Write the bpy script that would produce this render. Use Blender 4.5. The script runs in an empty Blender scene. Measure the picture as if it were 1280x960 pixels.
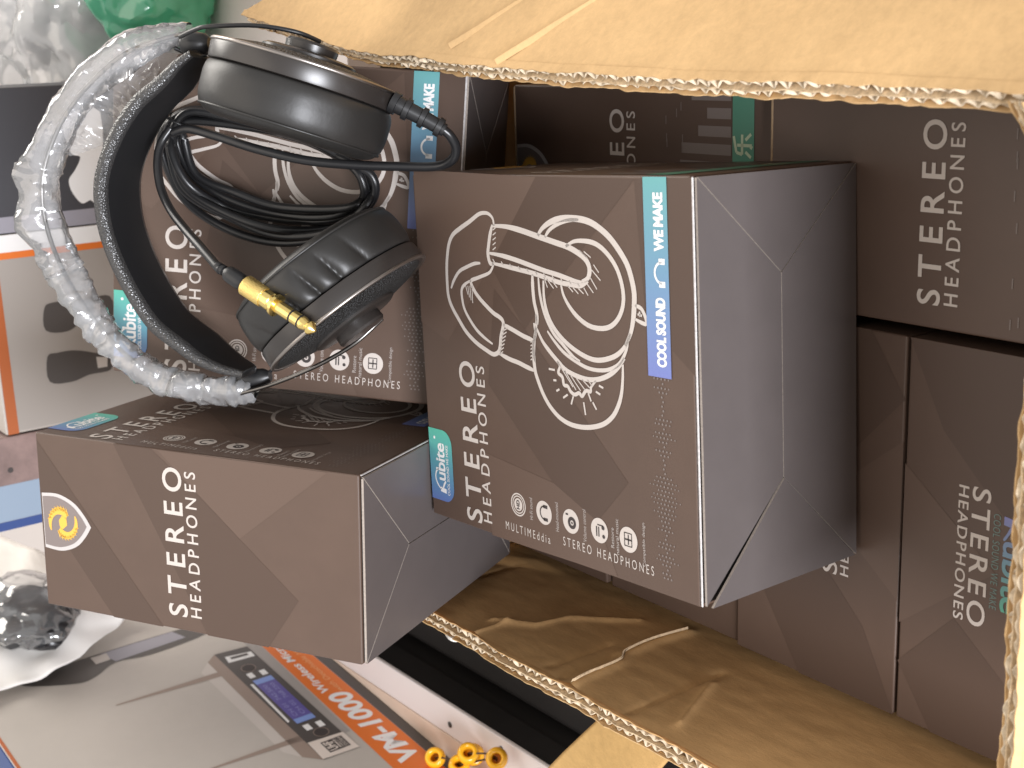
import bpy, bmesh, math, random
from mathutils import Vector, Matrix, noise
random.seed(7)
scene = bpy.context.scene
col = scene.collection
# ------------------------------------------------------------------ measured data (metres, world space)
M_MAIN = [[0.99822,-0.02248,-0.05524,-0.11016],[0.05529,0.00139,0.99847,0.02285],[-0.02237,-0.99975,0.00263,0.55382],[0.0,0.0,0.0,1.0]]
M_LEAN = [[-0.04304,-0.99882,0.02257,-0.07715],[0.48995,-0.00141,0.87175,0.20296],[-0.87069,0.04858,0.48943,0.61893],[0.0,0.0,0.0,1.0]]
M_UPPER = [[0.99468,-0.06274,0.08175,-0.06962],[-0.02166,0.64828,0.7611,0.25696],[-0.10075,-0.75882,0.64347,0.52568],[0.0,0.0,0.0,1.0]]
CAM = [0.13817,-0.37463,0.95133]
CAMROT = [[-0.03367,0.96809,0.24832],[-0.60438,0.17816,-0.77652],[-0.79598,-0.17623,0.5791]]
FOV = 0.7216141282174271
BW = 0.19
BH = 0.21389
BD = 0.10473
STROKES = [[0.0024,[[0.16464,0.14131],[0.16815,0.14204],[0.17028,0.14485],[0.1709,0.14857],[0.17005,0.15398],[0.16624,0.16209],[0.16232,0.17116],[0.15887,0.17794],[0.15409,0.18201],[0.14746,0.18433],[0.14084,0.18551],[0.13235,0.18589],[0.12577,0.18541],[0.1203,0.18266],[0.11459,0.1775],[0.10812,0.17084],[0.1033,0.16252],[0.10005,0.15342],[0.09856,0.14739],[0.10023,0.14298],[0.10362,0.14118],[0.10827,0.14018],[0.1144,0.13771],[0.11706,0.13823],[0.11862,0.1411],[0.12007,0.1455],[0.12324,0.15134],[0.12691,0.15719],[0.13073,0.16153],[0.13517,0.16394],[0.13739,0.15778],[0.14024,0.14828],[0.14268,0.14503],[0.14546,0.14328]]],[0.0019,[[0.13563,0.1639],[0.13345,0.16919],[0.13043,0.17269],[0.12575,0.17283],[0.12027,0.17127],[0.11503,0.16697],[0.10996,0.16111],[0.10643,0.1544],[0.10387,0.14769]]],[0.0019,[[0.13022,0.18248],[0.13464,0.17957],[0.13963,0.1742],[0.14232,0.16753],[0.14455,0.16023],[0.14512,0.15474]]],[0.0024,[[0.16504,0.14277],[0.16009,0.145],[0.15468,0.14669],[0.15016,0.1477],[0.14575,0.14628],[0.14546,0.14328]]],[0.0028799999999999997,[[0.16461,0.14235],[0.16452,0.13129],[0.16317,0.11988],[0.16067,0.1061],[0.15825,0.09274],[0.15656,0.08363],[0.15402,0.07604],[0.15139,0.07111],[0.14824,0.06878],[0.14497,0.06872],[0.14241,0.07039],[0.14092,0.07429]]],[0.0024,[[0.15066,0.1466],[0.14986,0.13545],[0.14825,0.12393],[0.14624,0.11274],[0.14428,0.10181],[0.14279,0.09113],[0.14093,0.08073],[0.14051,0.07432]]],[0.0024,[[0.14565,0.14477],[0.14469,0.13294],[0.14358,0.12144],[0.14259,0.11161],[0.14094,0.10069],[0.1394,0.09136],[0.13883,0.08087],[0.1388,0.07506],[0.14121,0.06983]]],[0.0011,[[0.14775,0.14383],[0.14605,0.14218]]],[0.0011,[[0.14692,0.13674],[0.14524,0.13511]]],[0.0011,[[0.1461,0.12975],[0.14443,0.12814]]],[0.0011,[[0.14529,0.12288],[0.14363,0.12129]]],[0.0011,[[0.1445,0.1161],[0.14285,0.11454]]],[0.0011,[[0.14371,0.10944],[0.14208,0.10789]]],[0.0011,[[0.14294,0.10287],[0.14132,0.10134]]],[0.0011,[[0.14218,0.0964],[0.14058,0.0949]]],[0.0011,[[0.14143,0.09003],[0.13984,0.08854]]],[0.0011,[[0.14069,0.08375],[0.13911,0.08228]]],[0.0011,[[0.13996,0.07756],[0.1384,0.07611]]],[0.00312,[[0.1611,0.10607],[0.16461,0.10239],[0.16775,0.09609],[0.16964,0.088],[0.17006,0.07888],[0.16933,0.07003],[0.16714,0.06269],[0.16263,0.05438],[0.15656,0.0475],[0.15049,0.04248],[0.14432,0.03985],[0.13808,0.0384],[0.13171,0.0387],[0.12605,0.03956],[0.11945,0.04165],[0.11341,0.04552]]],[0.0019,[[0.16046,0.10065],[0.16395,0.09703],[0.16691,0.09082],[0.16896,0.08282],[0.16959,0.07507]]],[0.0024,[[0.13949,0.10325],[0.1309,0.10333],[0.1233,0.10126],[0.11722,0.09692],[0.11223,0.09052],[0.10831,0.08282],[0.10544,0.07389],[0.1046,0.06629],[0.10585,0.05871],[0.10873,0.05119],[0.11341,0.04552],[0.11945,0.04165]]],[0.0024,[[0.15673,0.08532],[0.15921,0.07957],[0.15988,0.07313],[0.15937,0.06562],[0.15722,0.05956],[0.15308,0.05369],[0.14773,0.04916],[0.14151,0.04649],[0.13517,0.04562],[0.12943,0.0471],[0.12425,0.05098],[0.12089,0.05665],[0.11979,0.06416],[0.12077,0.07168],[0.1243,0.07919],[0.1289,0.08478],[0.13369,0.08842],[0.13824,0.08984]]],[0.0024,[[0.14198,0.11166],[0.13548,0.11187],[0.12857,0.11127],[0.12261,0.10961],[0.11737,0.10958]]],[0.0019,[[0.14097,0.10714],[0.13411,0.10668],[0.12731,0.1051],[0.12064,0.10214],[0.11418,0.09713],[0.10964,0.09069],[0.10445,0.08306],[0.10263,0.07794]]],[0.0024,[[0.12242,0.11033],[0.11793,0.1103],[0.10945,0.1125],[0.10175,0.11368],[0.09422,0.11303],[0.08913,0.11099],[0.08274,0.10723],[0.07733,0.10225],[0.07298,0.09547],[0.07077,0.0875],[0.07064,0.07842],[0.07215,0.06943],[0.075,0.06165],[0.07951,0.05553],[0.08509,0.05154],[0.0911,0.04914],[0.09832,0.04794],[0.10468,0.04762]]],[0.0019,[[0.11496,0.10195],[0.11061,0.09699],[0.10566,0.08981],[0.10222,0.08095],[0.10008,0.07219],[0.10002,0.06349],[0.10161,0.05593],[0.10517,0.04946],[0.11125,0.04503],[0.11522,0.0436]]],[0.0024,[[0.11567,0.11047],[0.10935,0.10591],[0.10469,0.10033],[0.10082,0.09475],[0.09738,0.08921],[0.09535,0.08138],[0.0946,0.07252],[0.09569,0.06481],[0.09862,0.05715],[0.10293,0.05062],[0.10763,0.04624]]],[0.0024,[[0.11485,0.13767],[0.11288,0.1297],[0.11056,0.12116],[0.10915,0.11301]]],[0.0024,[[0.09942,0.14199],[0.09756,0.1339],[0.09656,0.12662],[0.09522,0.1202],[0.09399,0.11386]]],[0.0019,[[0.118,0.11234],[0.11283,0.11132],[0.10644,0.11363],[0.09856,0.11281]]],[0.0011,[[0.11335,0.13438],[0.11111,0.13904]]],[0.0011,[[0.11129,0.13514],[0.10905,0.13966]]],[0.0011,[[0.10923,0.13591],[0.10699,0.14029]]],[0.0011,[[0.10716,0.13668],[0.10492,0.14091]]],[0.0011,[[0.10509,0.13745],[0.10285,0.14154]]],[0.0011,[[0.10301,0.13822],[0.10077,0.14217]]],[0.0011,[[0.10092,0.139],[0.09869,0.14281]]],[0.0011,[[0.1091,0.11343],[0.108,0.11564]]],[0.0011,[[0.10733,0.11357],[0.10622,0.11578]]],[0.0011,[[0.10554,0.1137],[0.10443,0.11591]]],[0.0011,[[0.10376,0.11383],[0.10264,0.11605]]],[0.0011,[[0.10198,0.11397],[0.10085,0.11619]]],[0.0011,[[0.10019,0.1141],[0.09905,0.11632]]],[0.0011,[[0.16239,0.14255],[0.16381,0.13989]]],[0.0011,[[0.1599,0.14277],[0.16133,0.1401]]],[0.0011,[[0.15741,0.14299],[0.15885,0.14032]]],[0.0011,[[0.15491,0.14321],[0.15636,0.14054]]],[0.0011,[[0.15241,0.14342],[0.15387,0.14075]]],[0.0011,[[0.13254,0.16896],[0.12802,0.16732]]],[0.0011,[[0.13266,0.16703],[0.12663,0.16602]]],[0.0011,[[0.13279,0.16512],[0.12524,0.16473]]],[0.0011,[[0.13292,0.16321],[0.12386,0.16343]]],[0.0019,[[0.13255,0.03808],[0.13093,0.0335],[0.12482,0.0309],[0.12631,0.03837]]],[0.0019,[[0.1287,0.03651],[0.12815,0.03363]]],[0.0019,[[0.13,0.03528],[0.12763,0.03505]]],[0.0019,[[0.10076,0.09533],[0.09836,0.09352],[0.09523,0.09478],[0.09336,0.09178],[0.08975,0.09086],[0.08936,0.08802],[0.08704,0.08588],[0.08595,0.08288],[0.08711,0.07965],[0.08592,0.07748],[0.08888,0.07452],[0.08894,0.0712],[0.09122,0.07052],[0.09455,0.06705]]],[0.0011,[[0.09809,0.09262],[0.0895,0.08402]]],[0.0011,[[0.09693,0.08981],[0.0883,0.08183]]],[0.0011,[[0.09487,0.08538],[0.08837,0.07845]]],[0.0011,[[0.09424,0.08145],[0.08918,0.07506]]],[0.0011,[[0.09405,0.07698],[0.09071,0.07165]]],[0.0011,[[0.09439,0.07308],[0.09202,0.06992]]],[0.0019,[[0.09625,0.1021],[0.0962,0.0974]]],[0.0019,[[0.09099,0.09893],[0.09113,0.09658]]],[0.0019,[[0.08583,0.09694],[0.08704,0.09452]]],[0.0019,[[0.08312,0.09188],[0.08524,0.08828]]],[0.0019,[[0.08505,0.08407],[0.08071,0.08595]]],[0.0019,[[0.08311,0.07654],[0.077,0.07546]]],[0.0019,[[0.08799,0.07291],[0.08424,0.07093]]],[0.0019,[[0.08402,0.06984],[0.08073,0.0673]]],[0.0019,[[0.08945,0.06734],[0.08842,0.06414]]],[0.0019,[[0.09264,0.06498],[0.09182,0.0618]]],[0.0011,[[0.15502,0.07216],[0.1524,0.06727]]],[0.0011,[[0.15528,0.07532],[0.15211,0.06981]]],[0.0011,[[0.14923,0.06558],[0.14577,0.06205]]],[0.0011,[[0.14671,0.06698],[0.14218,0.06102]]],[0.0011,[[0.14335,0.06844],[0.13792,0.06374]]],[0.0011,[[0.13993,0.07054],[0.1361,0.06635]]],[0.0011,[[0.1381,0.07319],[0.13459,0.07022]]],[0.0011,[[0.13742,0.07708],[0.13519,0.07337]]],[0.0011,[[0.13757,0.08095],[0.13491,0.07723]]],[0.0011,[[0.13815,0.08483],[0.13547,0.08108]]],[0.0011,[[0.14124,0.10272],[0.13626,0.10034]]],[0.0011,[[0.14051,0.10072],[0.13616,0.0956]]],[0.0011,[[0.13991,0.09669],[0.13677,0.09288]]]]
FACETS = [[1,[[0.18904,0.10603],[0.18824,0.03625],[0.14204,0.08966],[0.11403,0.12007],[0.14471,0.1465]]],[1,[[0.13252,0.14411],[0.11403,0.12007],[0.04894,0.0468],[0.02542,0.06992],[0.0385,0.10297],[0.08207,0.15347]]],[2,[[0.19252,0.21209],[0.18904,0.10603],[0.14471,0.1465],[0.10111,0.18854],[0.10988,0.21351]]],[2,[[0.0385,0.10297],[0.02542,0.06992],[0.00107,0.05661],[0.00015,0.10563],[-0.00053,0.15719],[0.04489,0.16406]]],[1,[[0.18824,0.03625],[0.18909,0.00073],[0.10412,0.00021],[0.12587,0.03126]]]]
NU = [0.06274,-0.64828,0.75882]
RU = [0.99468,-0.02166,-0.10075]
VU = [0.08175,0.7611,0.64347]
CUP1 = [0.10872,0.26191,0.60873]
CUP2 = [0.01391,0.24928,0.60483]
SLEEVE = [[-0.0497,0.30565,0.62494],[-0.05081,0.31226,0.63068],[-0.05062,0.32149,0.63854],[-0.05043,0.33077,0.64646],[-0.04838,0.34009,0.65425],[-0.04534,0.34757,0.66039],[-0.03996,0.35503,0.66632],[-0.0341,0.3625,0.67222],[-0.02636,0.36919,0.67729],[-0.01814,0.37549,0.68199],[-0.00944,0.38102,0.68599],[0.00017,0.38651,0.6899],[0.01024,0.39122,0.69309],[0.02075,0.39553,0.6959],[0.02986,0.39872,0.69787],[0.04122,0.40144,0.69925],[0.05162,0.40265,0.69943],[0.06151,0.40272,0.69867],[0.07045,0.40206,0.69737],[0.07932,0.40026,0.6951],[0.08899,0.39694,0.69146],[0.09856,0.39289,0.68721],[0.10889,0.38736,0.68163],[0.11906,0.3804,0.67484],[0.12822,0.37206,0.66696],[0.13554,0.36276,0.65841],[0.14025,0.35361,0.6502],[0.14361,0.34349,0.64128],[0.14607,0.33277,0.63192]]
STRAP = [[0.13696,0.31069,0.64412],[0.13235,0.31766,0.65045],[0.12405,0.32579,0.65809],[0.11651,0.33471,0.66633],[0.10796,0.3409,0.67233],[0.09764,0.34648,0.67794],[0.08507,0.35144,0.68322],[0.07234,0.35464,0.68701],[0.05946,0.35533,0.68866],[0.0443,0.35389,0.68869],[0.02903,0.35024,0.68683],[0.01458,0.34509,0.68363],[0.00052,0.33882,0.67943],[-0.01267,0.33105,0.67389],[-0.02357,0.31998,0.66533],[-0.03136,0.31034,0.65774],[-0.03599,0.29963,0.64897],[-0.03792,0.28895,0.64001]]
ROD_A = [[0.14365,0.32217,0.64283],[0.14691,0.30546,0.64147],[0.14816,0.29433,0.63844],[0.14768,0.27494,0.62192],[0.14384,0.26319,0.6056],[0.13868,0.26261,0.59235]]
ROD_B = [[0.13801,0.3349,0.64099],[0.13342,0.33044,0.63098],[0.1364,0.32654,0.6208],[0.1368,0.32082,0.6093]]
ROD_C = [[-0.05083,0.30737,0.63309],[-0.0459,0.29463,0.62179],[-0.03921,0.28132,0.60988],[-0.03082,0.26785,0.59767],[-0.02081,0.25564,0.58641],[-0.0085,0.24877,0.57294]]
ROD_D = [[-0.0517,0.31716,0.62835],[-0.04497,0.30791,0.61988],[-0.03838,0.3013,0.61369],[-0.03342,0.29324,0.61299]]
SLIDER1 = [[0.13994,0.33133,0.63779],[0.13986,0.31937,0.62757]]
SLIDER2 = [[-0.04662,0.31813,0.63139],[-0.04249,0.30121,0.6166]]
ARC_IN = [[-0.05216,0.31716,0.62839],[-0.04971,0.3452,0.65213],[-0.03533,0.36777,0.67023],[-0.01049,0.38641,0.6841],[0.01991,0.40103,0.69408],[0.051,0.4082,0.69763],[0.0789,0.4058,0.69327],[0.10868,0.3928,0.6797],[0.13552,0.36802,0.65632],[0.14613,0.33782,0.62964],[0.14364,0.33857,0.63048]]
ARC_OUT = [[-0.04946,0.30736,0.63297],[-0.04705,0.33499,0.65637],[-0.03287,0.35724,0.67421],[-0.00839,0.37562,0.68789],[0.02158,0.39003,0.69772],[0.05224,0.3971,0.70123],[0.07974,0.39473,0.69693],[0.1091,0.38192,0.68355],[0.13556,0.3575,0.6605],[0.14602,0.32772,0.6342],[0.14522,0.32844,0.63488]]
LOOPS = [[[0.08205,0.38691,0.63207],[0.05342,0.37692,0.6259],[0.03604,0.35249,0.6124],[0.02752,0.32729,0.59157],[0.03303,0.29813,0.57213],[0.0495,0.28165,0.5567],[0.06425,0.27626,0.5568],[0.07369,0.28695,0.56516],[0.08611,0.32149,0.57584],[0.0985,0.34601,0.59576],[0.10324,0.36607,0.61844],[0.09717,0.37775,0.62893]],[[0.08479,0.37873,0.63079],[0.05824,0.37218,0.62738],[0.04264,0.34565,0.61194],[0.03224,0.32309,0.59352],[0.03552,0.29454,0.5748],[0.05061,0.27868,0.56],[0.06346,0.28857,0.5496],[0.07385,0.29884,0.55751],[0.08582,0.31479,0.57608],[0.09785,0.34194,0.59827],[0.10257,0.36166,0.62066],[0.09695,0.37285,0.63069]],[[0.08456,0.37195,0.63094],[0.06006,0.36632,0.62816],[0.04533,0.34228,0.61477],[0.0364,0.31882,0.59547],[0.03585,0.30752,0.56807],[0.04983,0.2923,0.55391],[0.06144,0.28531,0.55291],[0.07281,0.2934,0.55887],[0.08587,0.31086,0.57864],[0.09569,0.33779,0.60084],[0.10265,0.35711,0.6227],[0.09665,0.36556,0.63041]],[[0.08331,0.36854,0.63406],[0.06231,0.36045,0.62888],[0.04694,0.35518,0.60786],[0.0409,0.33341,0.58976],[0.04024,0.3037,0.57037],[0.04814,0.28824,0.5565],[0.06083,0.28336,0.55722],[0.07264,0.29072,0.56253],[0.08724,0.3075,0.58159],[0.09771,0.33322,0.6027],[0.1007,0.37009,0.61616],[0.09516,0.37928,0.62446]],[[0.08394,0.3791,0.62524],[0.06532,0.37149,0.62028],[0.05209,0.34968,0.60867],[0.04379,0.32724,0.59019],[0.04313,0.29928,0.57228],[0.05059,0.28651,0.56076],[0.05993,0.28045,0.56074],[0.07146,0.28623,0.56472],[0.08383,0.31811,0.57314],[0.09381,0.34597,0.59612],[0.10015,0.36547,0.61819],[0.09666,0.37435,0.62606]],[[0.08646,0.37125,0.62426],[0.0666,0.36559,0.62106],[0.05683,0.34298,0.60848],[0.04881,0.32369,0.59267],[0.04762,0.29486,0.57407],[0.05044,0.2831,0.56378],[0.05802,0.29213,0.55308],[0.07029,0.29826,0.5573],[0.08581,0.31468,0.57598],[0.09319,0.3416,0.59837],[0.09736,0.36198,0.62137],[0.09469,0.36838,0.62705]]]
LEAD = [[0.09365,0.20567,0.55705],[0.08983,0.20424,0.55331],[0.08342,0.20558,0.54923],[0.07699,0.21072,0.54852],[0.07343,0.22101,0.55176],[0.07361,0.23667,0.56404],[0.07501,0.25474,0.58249],[0.07799,0.27414,0.60031],[0.08418,0.29616,0.61683],[0.0911,0.31694,0.62964],[0.0951,0.33158,0.63892],[0.09296,0.341,0.64384]]
RELIEF = [[0.10799,0.22189,0.57611],[0.10506,0.2182,0.57241],[0.09914,0.21142,0.56413],[0.09282,0.20479,0.55623]]
JACKLEAD = [[0.09554,0.342,0.64407],[0.08723,0.34389,0.65016],[0.07682,0.34107,0.6543],[0.06454,0.33287,0.65721],[0.05415,0.31811,0.65914],[0.04602,0.29968,0.66036],[0.03848,0.27885,0.66157],[0.0317,0.26172,0.66222],[0.02886,0.2545,0.6624]]
JACK = [[0.03055,0.25768,0.66248],[0.00236,0.2003,0.64079]]
TIE = [0.09793,0.37199,0.62591]
VM = {"panel":[[0.422,0.4887],[0.4188,0.457],[0.2217,0.4557],[0.2217,0.4879]],"shade":[[0.4133,0.4989],[0.422,0.4887],[0.2552,0.4842],[0.2217,0.4879],[0.2409,0.4996],[0.3928,0.5026]],"screen":[[0.362,0.4811],[0.3604,0.4631],[0.2782,0.4626],[0.28,0.4806]],"bar":[[0.3569,0.4852],[0.3567,0.4827],[0.2859,0.4843],[0.285,0.4865]],"slot":[[0.4124,0.4828],[0.4082,0.4584],[0.399,0.459],[0.4011,0.4844]],"btn":[[0.3703,0.4776],[0.3692,0.4658],[0.2698,0.4761],[0.2685,0.4647]],"knob":[[0.3829,0.4738],[0.2571,0.4702]],"sticker":[[0.2493,0.4876],[0.2468,0.4552],[0.2204,0.455],[0.222,0.4883]],"band":[[0.4139,0.4473],[0.3752,0.4201],[0.1849,0.4092],[0.1453,0.4092],[0.1688,0.4491],[0.1867,0.4502]],"strip":[[0.3739,0.414],[0.354,0.4073],[0.1849,0.4092],[0.1911,0.4115]],"greyband":[[0.418,0.4533],[0.4055,0.4435],[0.252,0.4457],[0.2354,0.4454],[0.2639,0.449]],"ant1":[[0.3924,0.5947],[0.3884,0.4992]],"ant2":[[0.2622,0.5691],[0.2588,0.4818]],"mic":[[0.445,0.6102],[0.4667,0.6487],[0.4784,0.6377],[0.4823,0.5852],[0.4823,0.4831],[0.4621,0.4777],[0.455,0.5351],[0.4601,0.5675],[0.4466,0.5914]],"micblue":[[0.4816,0.5741],[0.483,0.5031],[0.4661,0.497],[0.4614,0.567]],"lab":[[0.4798,0.5839],[0.4797,0.5688],[0.4669,0.5701],[0.4662,0.5838]],"t_v0":[0.1794,0.427],"t_v1":[0.3033,0.4299],"t_top":[0.1868,0.4376],"t_w0":[0.2984,0.4341],"t_w1":[0.3993,0.4345],"vmh":[[0.1902,0.42],[0.1837,0.4395]],"top":[[0.3936,0.6928],[0.3506,0.6927]],"bot":[[0.2788,0.4028],[0.1874,0.409]]}
FLAP_N = [0.66896,0.0,0.74329]
FLAP_EDGE = [[0.11608,-0.12809,0.55723],[0.11667,-0.1141,0.5567],[0.11862,-0.06227,0.55495],[0.1193,-0.02771,0.55433],[0.11949,0.00491,0.55416],[0.12093,0.06157,0.55286],[0.12299,0.13377,0.55101],[0.12699,0.21198,0.54741],[0.13559,0.32848,0.53967],[0.15109,0.46916,0.52572]]
FLAP_FAR = [0.262,0.17185,0.42585]
FLAP_LINES = [[[0.12599,0.16969,0.54831],[0.15301,0.12282,0.52399]],[[0.13403,0.21916,0.54107],[0.15713,0.17884,0.52028]]]
NEAR_EDGE = [[0.11249,-0.12453,0.56],[0.09501,-0.1346,0.56],[0.07027,-0.13857,0.56],[0.04438,-0.13707,0.56],[-0.00985,-0.13566,0.56],[-0.06722,-0.13594,0.56],[-0.1143,-0.13595,0.56],[-0.14106,-0.13611,0.56]]
WALL_CREASE = [[[0.2329,0.5191],[0.2088,0.5037],[0.2048,0.4839],[0.1733,0.4551]],[[0.1627,0.53],[0.1622,0.4897]],[[0.148,0.5335],[0.15,0.4974]],[[0.095,0.5322],[0.0962,0.4797],[0.0952,0.4687]],[[0.0702,0.5224],[0.0799,0.5017],[0.0902,0.4798]],[[0.2927,0.4846],[0.2917,0.453]],[[0.2256,0.5361],[0.225,0.5102]]]
WALL_TEAR = [[0.1377,0.5359],[0.1395,0.5238],[0.1396,0.5123],[0.1408,0.499],[0.1465,0.4904],[0.1481,0.469],[0.1446,0.4441]]
TAB = [[-0.208,0.27775,0.52772],[-0.208,0.25188,0.53836],[-0.208,0.24437,0.53486],[-0.208,0.24852,0.52607],[-0.208,0.25317,0.52276]]
OUTFLAP = [[-0.36777,0.28748,0.47],[-0.31638,0.24215,0.47],[-0.28273,0.19422,0.47],[-0.25892,0.15797,0.47],[-0.25318,0.13113,0.47],[-0.26138,0.09349,0.47],[-0.29089,0.09331,0.47]]
BEADS = [[-0.4253,0.46204,0.418],[-0.39909,0.41149,0.42],[-0.40452,0.41558,0.412],[-0.38852,0.37607,0.418],[-0.41105,0.41857,0.424],[-0.46373,0.52331,0.415],[-0.44359,0.47886,0.418],[-0.4399,0.44785,0.416],[-0.41942,0.40252,0.416]]
bg_e_tr = [-0.02231,0.75,0.62373]
bg_e_br = [-0.01976,0.75,0.53899]
bg_e_tl = [-0.16946,0.75,0.63687]
bg_e_bl = [-0.16969,0.75,0.59439]
bg_w_r = [-0.00335,0.75,0.62391]
bg_w_r2 = [-6e-05,0.75,0.54512]
bg_d_r = [0.10565,0.75,0.61022]
bg_d_r2 = [0.11189,0.75,0.54462]
bg_f_l = [-0.24927,0.75,0.65479]
bg_fb = [-0.24604,0.75,0.6275]
bg_fc = [-0.21602,0.75,0.62386]
BGMIC = [[[-0.06877,0.75,0.59599],[-0.06448,0.75,0.58809],[-0.06554,0.75,0.56157],[-0.06593,0.75,0.5392],[-0.08541,0.75,0.53994],[-0.08458,0.75,0.56375],[-0.09054,0.75,0.57892],[-0.08704,0.75,0.59684]],[[-0.1095,0.75,0.59817],[-0.10756,0.75,0.58912],[-0.10753,0.75,0.57678],[-0.11141,0.75,0.56192],[-0.11837,0.75,0.54573],[-0.12978,0.75,0.54557],[-0.13077,0.75,0.56412],[-0.1343,0.75,0.57988],[-0.1309,0.75,0.59869]]]
BGLAB = [[[-0.0707,0.75,0.55451],[-0.07063,0.75,0.54538],[-0.07975,0.75,0.54498],[-0.08046,0.75,0.55421]],[[-0.11648,0.75,0.55687],[-0.11813,0.75,0.54713],[-0.1265,0.75,0.54806],[-0.12644,0.75,0.55658]]]
BGWHITE = [[0.08381,0.75,0.56123],[0.08843,0.75,0.53034],[0.0161,0.75,0.53846],[0.0169,0.75,0.54665],[0.01499,0.75,0.5544],[0.02497,0.75,0.5614],[0.03502,0.75,0.56292],[0.04304,0.75,0.5566],[0.05315,0.75,0.55138],[0.05767,0.75,0.55894]]
BAG_CLEAR = [0.15641,0.95,0.48993]
BAG_GREEN = [0.18251,0.8,0.43755]
BAG_DARK = [-0.35374,0.81414,0.62671]
TAN = [0.18188,0.57377,0.47749]
PAPER = [[[-0.33628,1.09518,0.61055],[-0.33335,0.97951,0.5949],[-0.33582,0.90812,0.57848],[-0.35029,0.86613,0.55546],[-0.36584,0.81383,0.52968]],[[-0.35371,0.92929,0.65835],[-0.3557,0.86247,0.63363],[-0.35506,0.82073,0.60268],[-0.36601,0.81219,0.56929],[-0.38057,0.80768,0.5369]],[[-0.37298,0.84156,0.68495],[-0.37533,0.8001,0.65524],[-0.37637,0.79021,0.61563],[-0.38057,0.78846,0.58724],[-0.3867,0.8067,0.54268]],[[-0.39131,0.74373,0.7142],[-0.39246,0.75193,0.67217],[-0.3933,0.75351,0.63722],[-0.39202,0.7657,0.60271],[-0.39065,0.78825,0.56731]]]
V = Vector
# ------------------------------------------------------------------ camera, world, lamps, exposure
cd = bpy.data.cameras.new('camera'); cam = bpy.data.objects.new('camera', cd); col.objects.link(cam)
cd.sensor_fit = 'HORIZONTAL'; cd.angle = FOV; cd.clip_start = .02; cd.clip_end = 60
m = Matrix(CAMROT).to_4x4(); m.translation = V(CAM); cam.matrix_world = m
cd.dof.use_dof = True; cd.dof.focus_distance = .69; cd.dof.aperture_fstop = 20.0; cd.lens_unit = 'MILLIMETERS'
scene.camera = cam
world = bpy.data.worlds.new('World'); scene.world = world; world.use_nodes = True
bg = world.node_tree.nodes['Background']; bg.inputs[0].default_value = (1.0, .97, .94, 1); bg.inputs[1].default_value = .72
def area(name, loc, target, size, energy, color, sy=None):
    l = bpy.data.lights.new(name, 'AREA'); l.energy = energy; l.color = color; l.size = size
    if sy: l.shape = 'RECTANGLE'; l.size_y = sy
    o = bpy.data.objects.new(name, l); col.objects.link(o); o.location = loc
    o.rotation_euler = (V(target)-V(loc)).to_track_quat('-Z', 'Y').to_euler(); return o
area('ceiling_lamp', (.35, .55, 2.6), (0, .2, .5), 1.9, 14, (1.0, .88, .75))
area('window_light', (1.05, 1.9, 1.35), (0.12, .6, .5), 1.0, 29, (1.0, .95, .88))
area('shop_front_light', (-.30, -2.0, 1.36), (0, .1, .5), .75, 92, (.92, .94, 1.0))
vs = scene.view_settings; vs.view_transform = 'Standard'; vs.look = 'None'; vs.exposure = 0; vs.gamma = 1; vs.use_curve_mapping = False
scene.cycles.max_bounces = 10; scene.cycles.transparent_max_bounces = 24; scene.cycles.caustics_reflective = False; scene.cycles.caustics_refractive = False
# ------------------------------------------------------------------ materials
MATS = {}
def mat(name, color, rough=.5, metal=0, spec=.5, bump=None, vary=0, vscale=60, coat=0, sheen=0):
    if name in MATS: return MATS[name]
    mt = bpy.data.materials.new(name); mt.use_nodes = True; nt = mt.node_tree; b = nt.nodes['Principled BSDF']
    b.inputs['Base Color'].default_value = (*color, 1); b.inputs['Roughness'].default_value = rough; b.inputs['Metallic'].default_value = metal
    b.inputs['Specular IOR Level'].default_value = spec; b.inputs['Coat Weight'].default_value = coat
    tc = nt.nodes.new('ShaderNodeTexCoord')
    if vary:
        n = nt.nodes.new('ShaderNodeTexNoise'); n.inputs['Scale'].default_value = vscale; n.inputs['Detail'].default_value = 6; n.inputs['Roughness'].default_value = .65
        nt.links.new(tc.outputs['Object'], n.inputs['Vector'])
        r = nt.nodes.new('ShaderNodeValToRGB'); r.color_ramp.elements[0].position = .3; r.color_ramp.elements[1].position = .7
        r.color_ramp.elements[0].color = (*[max(0, c*(1-vary)) for c in color], 1); r.color_ramp.elements[1].color = (*[min(1, c*(1+vary)) for c in color], 1)
        nt.links.new(n.outputs['Fac'], r.inputs['Fac']); nt.links.new(r.outputs['Color'], b.inputs['Base Color'])
    if bump:
        kind, sc, st, dist = bump
        if kind == 'voronoi':
            t = nt.nodes.new('ShaderNodeTexVoronoi'); out = t.outputs['Distance']
        else:
            t = nt.nodes.new('ShaderNodeTexNoise'); t.inputs['Detail'].default_value = 5; out = t.outputs['Fac']
        t.inputs['Scale'].default_value = sc; nt.links.new(tc.outputs['Object'], t.inputs['Vector'])
        bp = nt.nodes.new('ShaderNodeBump'); bp.inputs['Strength'].default_value = st; bp.inputs['Distance'].default_value = dist
        nt.links.new(out, bp.inputs['Height']); nt.links.new(bp.outputs['Normal'], b.inputs['Normal'])
    MATS[name] = mt; return mt
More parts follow.
